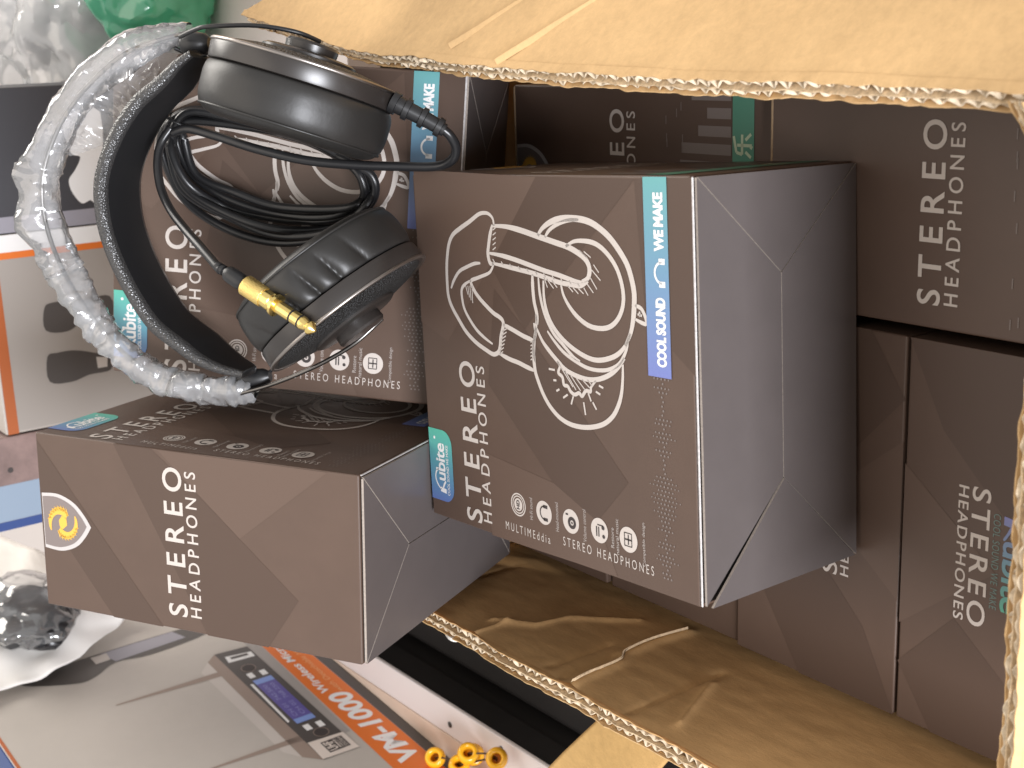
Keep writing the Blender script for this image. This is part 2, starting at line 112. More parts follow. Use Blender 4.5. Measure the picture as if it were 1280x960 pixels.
def kraft(name, color, fibre, rough=.85):
    mt = mat(name, color, rough, spec=.2); nt = mt.node_tree; b = nt.nodes['Principled BSDF']
    tc = nt.nodes.new('ShaderNodeTexCoord'); mp = nt.nodes.new('ShaderNodeMapping'); mp.inputs['Scale'].default_value = fibre
    n1 = nt.nodes.new('ShaderNodeTexNoise'); n1.inputs['Scale'].default_value = 190; n1.inputs['Detail'].default_value = 8; n1.inputs['Roughness'].default_value = .75
    n2 = nt.nodes.new('ShaderNodeTexNoise'); n2.inputs['Scale'].default_value = 9; n2.inputs['Detail'].default_value = 4
    mx = nt.nodes.new('ShaderNodeMath'); mx.operation = 'MULTIPLY_ADD'; mx.inputs[1].default_value = .55
    nt.links.new(tc.outputs['Object'], mp.inputs[0]); nt.links.new(mp.outputs[0], n1.inputs['Vector']); nt.links.new(tc.outputs['Object'], n2.inputs['Vector'])
    nt.links.new(n1.outputs['Fac'], mx.inputs[0]); nt.links.new(n2.outputs['Fac'], mx.inputs[2])
    r = nt.nodes.new('ShaderNodeValToRGB'); r.color_ramp.elements[0].position = .45; r.color_ramp.elements[1].position = 1.0
    r.color_ramp.elements[0].color = (*[c*.70 for c in color], 1); r.color_ramp.elements[1].color = (*[min(1, c*1.22) for c in color], 1)
    nt.links.new(mx.outputs[0], r.inputs[0]); nt.links.new(r.outputs[0], b.inputs['Base Color'])
    bp = nt.nodes.new('ShaderNodeBump'); bp.inputs['Strength'].default_value = .4; bp.inputs['Distance'].default_value = .0008
    nt.links.new(n1.outputs['Fac'], bp.inputs['Height']); nt.links.new(bp.outputs[0], b.inputs['Normal'])
    return mt
def gradient(name, c0, c1, axis):
    mt = mat(name, c0, .4); nt = mt.node_tree; tc = nt.nodes.new('ShaderNodeTexCoord'); s = nt.nodes.new('ShaderNodeSeparateXYZ'); r = nt.nodes.new('ShaderNodeValToRGB')
    r.color_ramp.elements[0].color = (*c0, 1); r.color_ramp.elements[1].color = (*c1, 1)
    nt.links.new(tc.outputs['Generated'], s.inputs[0]); nt.links.new(s.outputs[axis], r.inputs[0]); nt.links.new(r.outputs[0], nt.nodes['Principled BSDF'].inputs['Base Color']); return mt
def film(name, tint, trans, rough, white, spec=1.0):
    mt = bpy.data.materials.new(name); mt.use_nodes = True; nt = mt.node_tree; nt.nodes.clear()
    o = nt.nodes.new('ShaderNodeOutputMaterial'); tr = nt.nodes.new('ShaderNodeBsdfTransparent'); tr.inputs[0].default_value = (*tint, 1)
    df = nt.nodes.new('ShaderNodeBsdfDiffuse'); df.inputs[0].default_value = (*white, 1); tl = nt.nodes.new('ShaderNodeBsdfTranslucent'); tl.inputs[0].default_value = (*white, 1)
    a1 = nt.nodes.new('ShaderNodeMixShader'); a1.inputs[0].default_value = .4; nt.links.new(df.outputs[0], a1.inputs[1]); nt.links.new(tl.outputs[0], a1.inputs[2])
    a2 = nt.nodes.new('ShaderNodeMixShader'); a2.inputs[0].default_value = trans; nt.links.new(a1.outputs[0], a2.inputs[1]); nt.links.new(tr.outputs[0], a2.inputs[2])
    gl = nt.nodes.new('ShaderNodeBsdfGlossy'); gl.inputs['Roughness'].default_value = rough
    fr = nt.nodes.new('ShaderNodeFresnel'); fr.inputs[0].default_value = 1.55
    ml = nt.nodes.new('ShaderNodeMath'); ml.operation = 'MULTIPLY_ADD'; ml.inputs[1].default_value = spec; ml.inputs[2].default_value = .05; nt.links.new(fr.outputs[0], ml.inputs[0])
    a3 = nt.nodes.new('ShaderNodeMixShader'); nt.links.new(ml.outputs[0], a3.inputs[0]); nt.links.new(a2.outputs[0], a3.inputs[1]); nt.links.new(gl.outputs[0], a3.inputs[2])
    nt.links.new(a3.outputs[0], o.inputs[0]); MATS[name] = mt; return mt
TAUPE = (.099, .063, .0465)
box_m = mat('taupe_print_card', TAUPE, .40, spec=.45, bump=('noise', 900, .05, .0003), vary=.05, vscale=35)
fac_d = mat('taupe_print_dark', (.080, .050, .0365), .42, spec=.45, bump=('noise', 900, .05, .0003))
fac_l = mat('taupe_print_light', (.113, .073, .0545), .42, spec=.45, bump=('noise', 900, .05, .0003))
base_m = mat('sheen_base_card', (.104, .089, .086), .34, spec=.5, bump=('noise', 700, .06, .0003), vary=.05, vscale=30)  # same taupe print, greyed in the colour to paint its purplish sheen
core_m = mat('paper_core', (.34, .29, .25), .9, vary=.2, vscale=900)
wear_m = mat('worn_edge_paper', (.50, .47, .46), .7, vary=.25, vscale=400)
cream = mat('cream_ink', (.55, .49, .445), .5, vary=.03)
dim = mat('taupe_ink', (.20, .165, .15), .5)
white_ink = mat('white_ink', (.80, .79, .78), .45)
silver = mat('silver_ink', (.60, .57, .56), .35, metal=.35)
gold_ink = mat('gold_ink', (.80, .46, .07), .4)
dark_ink = mat('dark_ink', (.045, .036, .034), .5)
badge_g = gradient('badge_gradient', (.11, .17, .42), (.10, .45, .34), 0)
strip_g = gradient('strip_gradient', (.17, .20, .47), (.13, .35, .35), 0)
green_m = mat('green_strip', (.085, .26, .18), .4)
kraft_out = kraft('kraft_outer', (.60, .395, .195), (1, 1, 1))
kraft_in = kraft('kraft_inner', (.58, .35, .155), (1, .35, 1))
kraft_edge = mat('kraft_cut_edge', (.60, .45, .28), .9, vary=.35, vscale=500)
flute_m = mat('fluting_paper', (.66, .54, .39), .9, vary=.3, vscale=300)
core_dark = mat('fluting_shadow', (.25, .16, .08), .95)  # dark brown stands for the shade inside the fluting and beside the tear
leather = mat('smooth_leather', (.019, .018, .017), .42, spec=.5, bump=('noise', 420, .12, .0005))
pebble = mat('pebbled_leather', (.035, .034, .034), .30, spec=.8, bump=('voronoi', 900, .55, .0009))
blackp = mat('black_plastic', (.016, .016, .017), .38, spec=.5, bump=('noise', 900, .06, .0003))
satin = mat('satin_black_housing', (.026, .022, .020), .32, spec=.6)
rimm = mat('bright_rim', (.36, .33, .31), .34, metal=1)
grille = mat('grille_mesh', (.03, .03, .03), .45, metal=.4, bump=('voronoi', 900, 1.0, .002))
steel = mat('dark_steel', (.22, .21, .20), .3, metal=1)
rubber = mat('cable_rubber', (.014, .014, .015), .30, spec=.5)
gold = mat('gold_plate', (1.0, .76, .28), .24, metal=1)
gold_k = mat('gold_knurl', (1.0, .74, .27), .36, metal=1, bump=('voronoi', 1500, .35, .0006))
sleeve_c = film('clear_sleeve_loose', (.99, .99, 1.0), .74, .14, (.95, .95, .96), 1.4)
sleeve_m = film('clear_sleeve', (.99, .99, 1.0), .64, .18, (.96, .96, .97), 1.4)
bag_t = film('clear_parts_bag', (.97, .97, .98), .84, .06, (.9, .9, .9), 1.6)
bag_m = film('clear_bag', (.97, .97, .98), .42, .08, (.95, .95, .95), 1.8)
green_bag = film('green_bag_film', (.35, .90, .60), .15, .14, (.16, .66, .40), 1.2)
vmface = mat('white_print_card', (.47, .43, .39), .38, spec=.5, bump=('noise', 25, .15, .002), vary=.02)
orange = mat('orange_ink', (.72, .17, .025), .4)
orange2 = mat('deep_orange_ink', (.42, .11, .03), .4)
charcoal = mat('charcoal_ink', (.075, .065, .06), .42)
greyink = mat('grey_ink', (.34, .31, .29), .42)
greylight = mat('pale_grey_ink', (.55, .50, .46), .4)
brownink = mat('brown_grey_ink', (.30, .23, .19), .42)
screenm = mat('violet_blue_ink', (.115, .095, .33), .35)
screenl = mat('sky_blue_ink', (.22, .32, .66), .35)
bluegrey = mat('blue_grey_ink', (.30, .29, .33), .42)
white_board = mat('white_laminate', (.70, .64, .62), .45, vary=.03, vscale=8)
beige_board = mat('beige_edge', (.62, .48, .38), .5, vary=.06, vscale=20)
black_case = mat('black_case', (.012, .010, .009), .55, spec=.3, vary=.2, vscale=12)
screwm = mat('screw_metal', (.08, .075, .07), .4, metal=.8)
yellow = mat('yellow_plastic', (.85, .42, .015), .22, spec=.6)
wire_m = mat('wire', (.04, .025, .02), .4)
floor_m = mat('grey_floor', (.30, .28, .26), .6, vary=.1, vscale=5)
navy = mat('navy_ink', (.025, .06, .21), .4)
paleblue = mat('pale_blue_ink', (.25, .32, .41), .4)
pinkbrown = mat('mauve_ink', (.24, .165, .15), .4, vary=.35, vscale=30)
paper = mat('white_paper', (.80, .77, .73), .7, vary=.04, vscale=20)
dkpanel = mat('dark_panel', (.045, .045, .052), .5)
# ------------------------------------------------------------------ helpers
def link(name, mesh, material=None, parent=None, mw=None):
    o = bpy.data.objects.new(name, mesh); col.objects.link(o)
    if material is not None and not mesh.materials: mesh.materials.append(material)
    if parent is not None: o.parent = parent
    if mw is not None: o.matrix_local = mw
    return o
def me(name, vs_, fs, material=None, smooth=False):
    ms = bpy.data.meshes.new(name); ms.from_pydata([tuple(v) for v in vs_], [], fs); ms.update()
    if smooth: ms.polygons.foreach_set('use_smooth', [True]*len(ms.polygons))
    if material is not None: ms.materials.append(material)
    return ms
def empty(name, mw=None, label=None, cat=None, group=None):
    o = bpy.data.objects.new(name, None); col.objects.link(o); o.empty_display_size = .02
    if mw is not None: o.matrix_world = mw
    return tag(o, label, cat, group)
def tag(o, label=None, cat=None, group=None, kind=None):
    if label: o['label'] = label
    if cat: o['category'] = cat
    if group: o['group'] = group
    if kind: o['kind'] = kind
    return o
def boxmesh(name, lo, hi, material, bev=.0008, seg=2):
    bm = bmesh.new(); bmesh.ops.create_cube(bm, size=1)
    for v in bm.verts: v.co = V([lo[i]+(v.co[i]+.5)*(hi[i]-lo[i]) for i in range(3)])
    if bev: bmesh.ops.bevel(bm, geom=bm.edges[:], offset=bev, segments=seg, profile=.5, affect='EDGES')
    ms = bpy.data.meshes.new(name); bm.to_mesh(ms); bm.free(); ms.materials.append(material); return ms
def catmull(P, n=10, closed=False):
    P = [V(q) for q in P]; out = []; N = len(P); rng = range(N if closed else N-1)
    g = (lambda i: P[i % N]) if closed else (lambda i: P[min(max(i, 0), N-1)])
    for i in rng:
        a, b, c, d = g(i-1), g(i), g(i+1), g(i+2)
        for k in range(n):
            t = k/n; out.append(.5*((2*b)+(c-a)*t+(2*a-5*b+4*c-d)*t*t+(3*b-a-3*c+d)*t**3))
    if not closed: out.append(P[-1].copy())
    return out
def tube_vf(path, rad, sides=10, closed=False, radfun=None, cap=True):
    n = len(path); vs_, fs = [], []
    T = [(path[(i+1) % n if closed else min(i+1, n-1)]-path[i-1 if (closed or i) else 0]).normalized() for i in range(n)]
    up = V((.3, .5, .8)); N = (up-T[0]*up.dot(T[0])).normalized()
    for i in range(n):
        N = (N-T[i]*N.dot(T[i])).normalized(); Bn = T[i].cross(N)
        for k in range(sides):
            a = 2*math.pi*k/sides; r = rad if radfun is None else radfun(i/(n-1), a)
            vs_.append(path[i]+(N*math.cos(a)+Bn*math.sin(a))*r)
    for i in range(n if closed else n-1):
        j = (i+1) % n
        for k in range(sides):
            l = (k+1) % sides; fs.append((i*sides+k, i*sides+l, j*sides+l, j*sides+k))
    if cap and not closed:
        fs.append(tuple(range(sides))[::-1]); fs.append(tuple((n-1)*sides+k for k in range(sides)))
    return vs_, fs
def tube(name, path, rad, material, parent=None, sides=10, closed=False, radfun=None):
    v, f = tube_vf(path, rad, sides, closed, radfun); return link(name, me(name, v, f, material, True), None, parent)
def lathe(name, prof, material, n=64, wob=None, smooth=True):
    vs_, fs = [], []
    for (r, z) in prof:
        for k in range(n):
            a = 2*math.pi*k/n; rr, zz = (r, z) if wob is None else wob(r, z, a)
            vs_.append((rr*math.cos(a), rr*math.sin(a), zz))
    for i in range(len(prof)-1):
        for k in range(n):
            l = (k+1) % n; fs.append((i*n+k, i*n+l, (i+1)*n+l, (i+1)*n+k))
    fs.append(tuple(range(n))[::-1]); fs.append(tuple((len(prof)-1)*n+k for k in range(n)))
    return me(name, vs_, fs, material, smooth)
def autosmooth(ms, ang=35):
    try: ms.set_sharp_from_angle(angle=math.radians(ang))
    except Exception: pass
    return ms
# flat print helpers: 2-D (u, v) geometry laid on a face frame F at layer height
def frame(o, u, v, n):
    return Matrix(((u[0], v[0], n[0], o[0]), (u[1], v[1], n[1], o[1]), (u[2], v[2], n[2], o[2]), (0, 0, 0, 1)))
def lay(name, vf, F, layer, material):
    v, f = vf; return me(name, [F @ V((p[0], p[1], .00013*layer)) for p in v], f, material)
def merge(parts):
    v, f = [], []
    for pv, pf in parts:
        k = len(v); v += list(pv); f += [tuple(i+k for i in q) for q in pf]
    return v, f
def poly(P): return [tuple(q) for q in P], [tuple(range(len(P)))]
def rect(u0, v0, u1, v1): return poly([(u0, v0), (u1, v0), (u1, v1), (u0, v1)])
def disc(c, r, n=32, r0=0, a0=0, a1=2*math.pi):
    if r0 == 0: return poly([(c[0]+r*math.cos(2*math.pi*k/n), c[1]+r*math.sin(2*math.pi*k/n)) for k in range(n)])
    v, f = [], []
    for k in range(n+1):
        a = a0+(a1-a0)*k/n; v += [(c[0]+r*math.cos(a), c[1]+r*math.sin(a)), (c[0]+r0*math.cos(a), c[1]+r0*math.sin(a))]
        if k: f.append((2*k-2, 2*k, 2*k+1, 2*k-1))
    return v, f
def stroke(P, w, taper=True, n=6):
    P = [V((q[0], q[1], 0)) for q in P]
    if len(P) > 2: P = catmull(P, n)
    v, f = [], []; N = len(P)
    for i, q in enumerate(P):
        t = (P[min(i+1, N-1)]-P[max(i-1, 0)]).normalized(); nn = V((-t.y, t.x, 0))
        k = i/(N-1); ww = w*.5*((.55+.45*min(1, min(k, 1-k)*6)) if taper else 1)
        v += [tuple((q+nn*ww)[:2]), tuple((q-nn*ww)[:2])]
        if i: f.append((2*i-2, 2*i-1, 2*i+1, 2*i))
    return v, f
_tc = {}
def text(body, u0, v0, u1, v1, bold=0.0, space=1.0, shear=0.0):
    key = (body, bold, space, shear)
    if key not in _tc:
        cu = bpy.data.curves.new('lettering', 'FONT'); cu.body = body; cu.offset = bold; cu.space_character = space; cu.shear = shear; cu.resolution_u = 5
        o = bpy.data.objects.new('lettering', cu); col.objects.link(o); dg = bpy.context.evaluated_depsgraph_get()
        ms = bpy.data.meshes.new_from_object(o.evaluated_get(dg)); 
        _tc[key] = ([tuple(v.co[:2]) for v in ms.vertices], [tuple(q.vertices) for q in ms.polygons])
        bpy.data.objects.remove(o); bpy.data.curves.remove(cu); bpy.data.meshes.remove(ms)
    v, f = _tc[key]; x0 = min(p[0] for p in v); x1 = max(p[0] for p in v); y0 = min(p[1] for p in v); y1 = max(p[1] for p in v)
    return [(u0+(p[0]-x0)/(x1-x0)*(u1-u0), v0+(p[1]-y0)/(y1-y0)*(v1-v0)) for p in v], f
def rot90(vf, o):   # (u,v) text turned to read downwards, tops towards +u
    return [(o[0]+p[1], o[1]-p[0]) for p in vf[0]], vf[1]

# ------------------------------------------------------------------ setting: floor, worktop
FZ = .228
o = link('floor', me('floor', [(-6, -4, FZ), (6, -4, FZ), (6, 9, FZ), (-6, 9, FZ)], [(0, 1, 2, 3)], floor_m)); tag(o, kind='structure')
# ------------------------------------------------------------------ the headphone boxes
S_ = .19
Ff = frame((0, 0, 0), (1, 0, 0), (0, 0, 1), (0, -1, 0)); Fa = frame((0, BD, 0), (0, -1, 0), (0, 0, 1), (-1, 0, 0))
Fb = frame((BW, 0, 0), (0, 1, 0), (0, 0, 1), (1, 0, 0)); Ft = frame((0, 0, BH), (1, 0, 0), (0, 1, 0), (0, 0, 1))
Xv = lambda x: BH-x*S_       # fraction of width, measured down from the top edge -> v
_mc = {}
def cached(key, fn):
    if key not in _mc: _mc[key] = fn()
    return _mc[key]
def body_mesh():
    ms = boxmesh('body', (0, 0, .0016), (BW, BD, BH), box_m, .0011, 3); return ms
def flap_mesh(P, drop=0, lift=None):     # a base flap: 2-D polygon at the base, thickness 1.2 mm
    vs_, fs = [], []
    n = len(P)
    for z in (0, .0013):
        for i, q in enumerate(P):
            dz = (lift[i] if lift else 0); vs_.append((q[0], q[1], z-dz))
    fs = [tuple(range(n))[::-1], tuple(range(n, 2*n))]+[(i, (i+1) % n, (i+1) % n+n, i+n) for i in range(n)]
    ms = me('base_flap', vs_, fs, base_m); ms.materials.append(core_m)
    for i, q in enumerate(ms.polygons): q.material_index = 0 if i < 2 else 1
    return ms
g = .00028
cy = BD*.5; j0, j1 = .050, BW-.046
FL = {'front': [(.001, .0012), (BW-.001, .0012), (j1, cy-g), (j0, cy-g)], 'back': [(.001, BD-.001), (j0, cy+g), (j1, cy+g), (BW-.001, BD-.001)],
      'left': [(.0008, .002), (j0-g*1.6, cy), (.0008, BD-.002)], 'right': [(BW-.0008, .002), (BW-.0008, BD-.002), (j1+g*1.6, cy)]}
def shield(F, layer, parent):
    c = BD*.5; t = BH-.002; w_ = .0165
    out = [(c-w_, t), (c-w_*1.04, t-.012), (c-w_*.8, t-.023), (c-w_*.4, t-.030), (c, t-.0345), (c+w_*.4, t-.030), (c+w_*.8, t-.023), (c+w_*1.04, t-.012), (c+w_, t)]
    sm = lambda P_: [tuple(q[:2]) for q in catmull([V((*q, 0)) for q in P_], 5)]
    out = sm(out[:5])+sm(out[4:])[1:]
    inn = [(c+(p[0]-c)*.88, t-.0005 if p[1] > t-.001 else t+(p[1]-t)*.91) for p in out]
    k = ('shield', id(F))
    s = link('shield_emblem', cached(k, lambda: lay('shield_emblem', poly(out), F, layer, silver)), None, parent)
    link('shield_field', cached((k, 'f'), lambda: lay('shield_field', poly(inn), F, layer+1, mat('shield_field', (.24, .20, .19), .3, metal=.3))), None, s)
    def bird():
        parts = []; cc = V((c, t-.0145, 0))
        for sgn in (1, -1):
            vv, ff = [], []; N = 16
            for i in range(N+1):
                k = i/N; a = math.radians(-38+k*158); r = .0050+.0058*k**.8; ww = .0026*(1-k)**.6*(.55+.45*min(1, k*5))+.0003
                d_ = V((math.cos(a), math.sin(a)*.95)); p0 = V((cc.x, cc.y))+d_*r*sgn
                vv += [tuple(p0-d_*ww*sgn), tuple(p0+d_*ww*sgn)]
                if i: ff.append((2*i-2, 2*i-1, 2*i+1, 2*i))
            parts.append((vv, ff))
            for i in range(9):
                k = .04+i*.085; a = math.radians(-38+k*158); r = .0050+.0058*k**.8+.0016*(1-k); d_ = V((math.cos(a), math.sin(a)*.95)); p0 = V((cc.x, cc.y))+d_*r*sgn
                a2 = a+.75; e_ = V((math.cos(a2), math.sin(a2)))*sgn*(.0042*(1-.55*k)); n_ = V((-e_.y, e_.x)).normalized()*.00075
                parts.append(poly([tuple(p0+n_-e_*.25), tuple(p0-n_-e_*.25), tuple(p0+e_)]))
        parts.append(poly([(cc.x-.0042, cc.y+.001), (cc.x-.001, cc.y-.0028), (cc.x+.0032, cc.y-.0026), (cc.x+.0044, cc.y+.0006), (cc.x+.0012, cc.y+.003), (cc.x-.002, cc.y+.0026)]))
        return lay('shield_bird', merge(parts), F, layer+2, gold_ink)
    link('shield_bird', cached((k, 'b'), bird), None, s)
def titles(F, parent, key, u0, u1, x0, x1, u2, u3, x2, x3):
    link('title_lettering', cached((key, 't'), lambda: lay('title_lettering', text('STEREO', u0, Xv(x1), u1, Xv(x0), .014, 1.55), F, 2, cream)), None, parent)
    link('subtitle_lettering', cached((key, 's'), lambda: lay('subtitle_lettering', text('HEADPHONES', u2, Xv(x3), u3, Xv(x2), .009, 1.5), F, 2, cream)), None, parent)
def kubite(u0, v0, u1, v1):
    w_, h = u1-u0, v1-v0
    parts = [text('ubite', u0+.25*w_, v0, u1, v1, .02, .95), poly([(u0, v0), (u0+.09*w_, v0), (u0+.11*w_, v0+.62*h), (u0+.02*w_, v0+.62*h)]),
             stroke([(u0+.10*w_, v0+.34*h), (u0+.17*w_, v0+.22*h), (u0+.25*w_, v0+.02*h)], .0013), stroke([(u0+.06*w_, v0+.55*h), (u0+.16*w_, v0+.93*h), (u0+.28*w_, v0+1.1*h), (u0+.40*w_, v0+1.0*h), (u0+.47*w_, v0+.72*h)], .0010)]
    return merge(parts)
def front_art(t):
    for s, P in FACETS:
        k = tuple(P[0]); link('facet_print', cached(('fac', k), lambda: lay('facet_print', poly(P[::-1]), Ff, 1, fac_d if s == 1 else fac_l)), None, t)
    link('headphone_drawing', cached('draw', lambda: lay('headphone_drawing', merge([stroke(L, w_) for w_, L in STROKES]), Ff, 2, cream)), None, t)
    titles(Ff, t, 'front', .02*S_, .485*S_, .180, .256, .030*S_, .478*S_, .262, .302)
    def badge():
        u0, u1, v0, v1, r = .050*S_, .265*S_, Xv(.120), BH-.0008, .0085
        P = [(u0, v1), (u0, v0+r)]+[(u0+r-r*math.cos(a), v0+r-r*math.sin(a)) for a in [i*math.pi/16 for i in range(1, 9)]]+[(u1-r+r*math.sin(a), v0+r-r*math.cos(a)) for a in [i*math.pi/16 for i in range(0, 9)]]+[(u1, v1)]
        return lay('logo_badge', poly(P), Ff, 2, badge_g)
    b = link('logo_badge', cached('badge', badge), None, t)
    link('badge_lettering', cached('badgetxt', lambda: lay('badge_lettering', merge([kubite(.075*S_, Xv(.082), .225*S_, Xv(.034)), text('COOL SOUND WE MAKE', .072*S_, Xv(.100), .222*S_, Xv(.088), .012, 1.0), disc((.238*S_, Xv(.034)), .0009, 12)]), Ff, 3, white_ink)), None, b)
    s = link('slogan_strip', cached('strip', lambda: lay('slogan_strip', rect(.535*S_, Xv(1.043), BW-.0006, Xv(.965)), Ff, 3, strip_g)), None, t)
    def slog():
        P = [text('COOL SOUND', S_*.560, Xv(1.030), .722*S_, Xv(.997), .05, .95), text('WE MAKE', .828*S_, Xv(1.030), .962*S_, Xv(.997), .05, .95)]
        c = (.779*S_, Xv(1.022)); P.append(disc(c, .0052, 20, .0041, 0, math.pi))
        for q in (-1, 1): P.append(rect(c[0]+q*.0050-.0013, c[1]-.0018, c[0]+q*.0050+.0013, c[1]+.0020))
        return lay('slogan_lettering', merge(P), Ff, 4, white_ink)
    link('slogan_lettering', cached('slogtxt', slog), None, s)
    caps = ['Hi-Fi sound', 'Head-mounted', 'Volume control', 'Restore natural music', 'Compatible design']
    for i, x in enumerate((.428, .540, .652, .765, .874)):
        c = (.112*S_, Xv(x)); R = .0062
        def ic(i=i, c=c, R=R):
            if i == 0: vf = merge([disc(c, R, 40, R*.88), disc(c, R*.78, 40, R*.68), disc(c, R*.55, 32)])
            else: vf = disc(c, R, 40)
            return lay('feature_icon', vf, Ff, 2, cream)
        k = link('feature_icon', cached(('icon', i), ic), None, t)
        def sym(i=i, c=c, R=R):
            x_, y_ = c
            if i == 0: P = [text('HD', x_-R*.4, y_-R*.2, x_+R*.4, y_+R*.22, .03)]
            elif i == 1: P = [disc((x_, y_-R*.1), R*.62, 24, R*.5, 0, math.pi), rect(x_-R*.68, y_-R*.5, x_-R*.4, y_+.0002), rect(x_+R*.4, y_-R*.5, x_+R*.68, y_+.0002)]
            elif i == 2: P = [disc((x_-R*.1, y_-R*.15), R*.5, 24, R*.22), disc((x_-R*.1, y_-R*.15), R*.1, 12), rect(x_+R*.45, y_+R*.3, x_+R*.6, y_+R*.6)]
            elif i == 3: P = [rect(x_-R*.5, y_+R*.25, x_+R*.3, y_+R*.38), rect(x_-R*.5, y_, x_+R*.3, y_+R*.12), disc((x_+R*.3, y_-R*.45), R*.18, 14), disc((x_-R*.4, y_-R*.5), R*.16, 14), rect(x_+R*.4, y_-R*.45, x_+R*.5, y_+R*.2)]
            else: P = [rect(x_-R*.55, y_-R*.4, x_-R*.47, y_+R*.45), rect(x_+R*.47, y_-R*.4, x_+R*.55, y_+R*.45), rect(x_-R*.5, y_+R*.38, x_+R*.5, y_+R*.46), rect(x_-R*.5, y_-R*.42, x_+R*.5, y_-R*.34), rect(x_-.0004, y_-R*.4, x_+.0004, y_+R*.4), rect(x_-R*.4, y_-.0004, x_+R*.4, y_+.0003)]
            return lay('icon_symbol', merge(P), Ff, 3, dark_ink)
        link('icon_symbol', cached(('sym', i), sym), None, k)
        def cap(i=i, c=c):
            if i == 3: P = [text('Restore', c[0]-.0065, Xv(.820), c[0]+.0035, Xv(.808), .0, 1.0), text('natural music', c[0]-.009, Xv(.838), c[0]+.0085, Xv(.826), .0, 1.0)]
            else:
                h = (.0058, .0075, .0082, 0, .0105)[i]; x0 = (.478, .588, .700, 0, .924)[i]; P = [text(caps[i], c[0]-h, Xv(x0+.013), c[0]+h, Xv(x0), .0, 1.0)]
            return lay('caption_lettering', merge(P), Ff, 2, mat('caption_ink', (.42, .37, .34), .5))
        link('caption_lettering', cached(('cap', i), cap), None, t)
    link('base_line_lettering', cached('mm', lambda: lay('base_line_lettering', merge([rot90(text('MULTIMEddia', 0, 0, .196*S_, .0044, -.004, 1.55), (.030*S_, Xv(.366))), rot90(text('STEREO HEADPHONES', 0, 0, .346*S_, .0046, -.004, 1.55), (.040*S_, Xv(.617)))]), Ff, 2, cream)), None, t)
    def dots():
        rnd = random.Random(3); P = []
        for i in range(46):
            u = (.045+i*.0108)*S_
            half = max(0, round(3.2*abs(math.sin(i*.23+.4))*abs(math.sin(i*.9+1))+ (2.2 if 10 < i < 24 else .6)))-1
            for k in range(-half, half+1):
                vv = Xv(1.012)+k*.0023+(.0008 if i % 2 else 0); P.append(disc((u, vv), .00058*(1-.08*abs(k)), 6))
        o_ = lay('equalizer_dots', merge(P), Ff, 2, dim); return o_
    e = link('equalizer_dots', cached('dots', dots), None, t); e['kind'] = 'stuff'
def side_a(t):
    shield(Fa, 2, t); titles(Fa, t, 'sa', .044*S_, .500*S_, .465, .533, .048*S_, .494*S_, .543, .582)
    for i, (s, P) in enumerate([(1, [(.0, .100), (.0, .060), (.030, .040), (.086, .108), (.104, .132), (.104, .158)]), (1, [(.0, .13), (.0, .165), (.06, .2128), (.1, .2128)]), (2, [(.060, .076), (.104, .128), (.104, .02)])]):
        link('facet_print', cached(('sa', i), lambda: lay('facet_print', poly(P), Fa, 1, fac_d if s == 1 else fac_l)), None, t)
def side_b(t):
    shield(Fb, 2, t); titles(Fb, t, 'sb', .056*S_, .485*S_, .465, .530, .060*S_, .480*S_, .540, .578)
    link('side_strip', cached('sbs', lambda: lay('side_strip', rect(.0006, Xv(1.043), BD-.001, Xv(.965)), Fb, 2, green_m)), None, t)
    L = (.8, .6, .9, .55, .35, .7, .98, .95, .62, .45, .75)
    for i, l in enumerate(L):
        link('bar_print', cached(('bar', i), lambda: lay('bar_print', rect(.006+i*.0092, Xv(.960), .0115+i*.0092, Xv(.960-.20*l)), Fb, 2, dim)), None, t)
    def han():     # the character on the strip, drawn as pen strokes
        u, v, s = .0690, Xv(1.040), .0135
        q = lambda *P: stroke([(u+x*s, v+y*s) for x, y in P], .0016, False, 3)
        return lay('strip_lettering', merge([q((.85, .98), (.25, .84)), q((.25, .84), (.18, .55)), q((.18, .55), (.92, .55)), q((.52, .80), (.52, .05)), q((.52, .05), (.40, .12)), q((.28, .38), (.08, .10)), q((.72, .38), (.95, .10))]), Fb, 3, mat('pale_green_ink', (.50, .60, .42), .5))
    link('strip_lettering', cached('han', han), None, t)
    rnd = random.Random(5)
    link('dash_print', cached('dash', lambda: lay('dash_print', merge([rect(u, vv, u+.0045, vv+.0006) for u, vv in [(.004+rnd.random()*.09, Xv(.70+rnd.random()*.08)) for _ in range(16)]]), Fb, 2, dim)), None, t)
def top_art(t):
    link('title_lettering', cached('tt', lambda: lay('title_lettering', text('STEREO', .062, .0365, .128, .046, .010, 1.25), Ft, 2, cream)), None, t)
    link('subtitle_lettering', cached('ts', lambda: lay('subtitle_lettering', text('HEADPHONES', .063, .0295, .1275, .0348, .012, 1.2), Ft, 2, cream)), None, t)
    link('logo_lettering', cached('tk', lambda: lay('logo_lettering', kubite(.072, .0530, .117, .0640), Ft, 2, gradient('logo_gradient', (.20, .20, .42), (.10, .34, .24), 0))), None, t)
    link('slogan_lettering', cached('tc', lambda: lay('slogan_lettering', text('COOL SOUND WE MAKE', .072, .0478, .117, .0514, .0, 1.1), Ft, 2, mat('muted_green_ink', (.14, .21, .19), .5))), None, t)
    for i, (s, P) in enumerate([(1, [(.0, .06), (.07, .105), (.125, .105), (.04, .02), (.0, .0)]), (1, [(.128, .03), (.19, .105), (.19, .02), (.16, .0)]), (2, [(.06, .0), (.14, .0), (.10, .05)])]):
        link('facet_print', cached(('tf', i), lambda: lay('facet_print', poly(P), Ft, 1, fac_d if s == 1 else fac_l)), None, t)
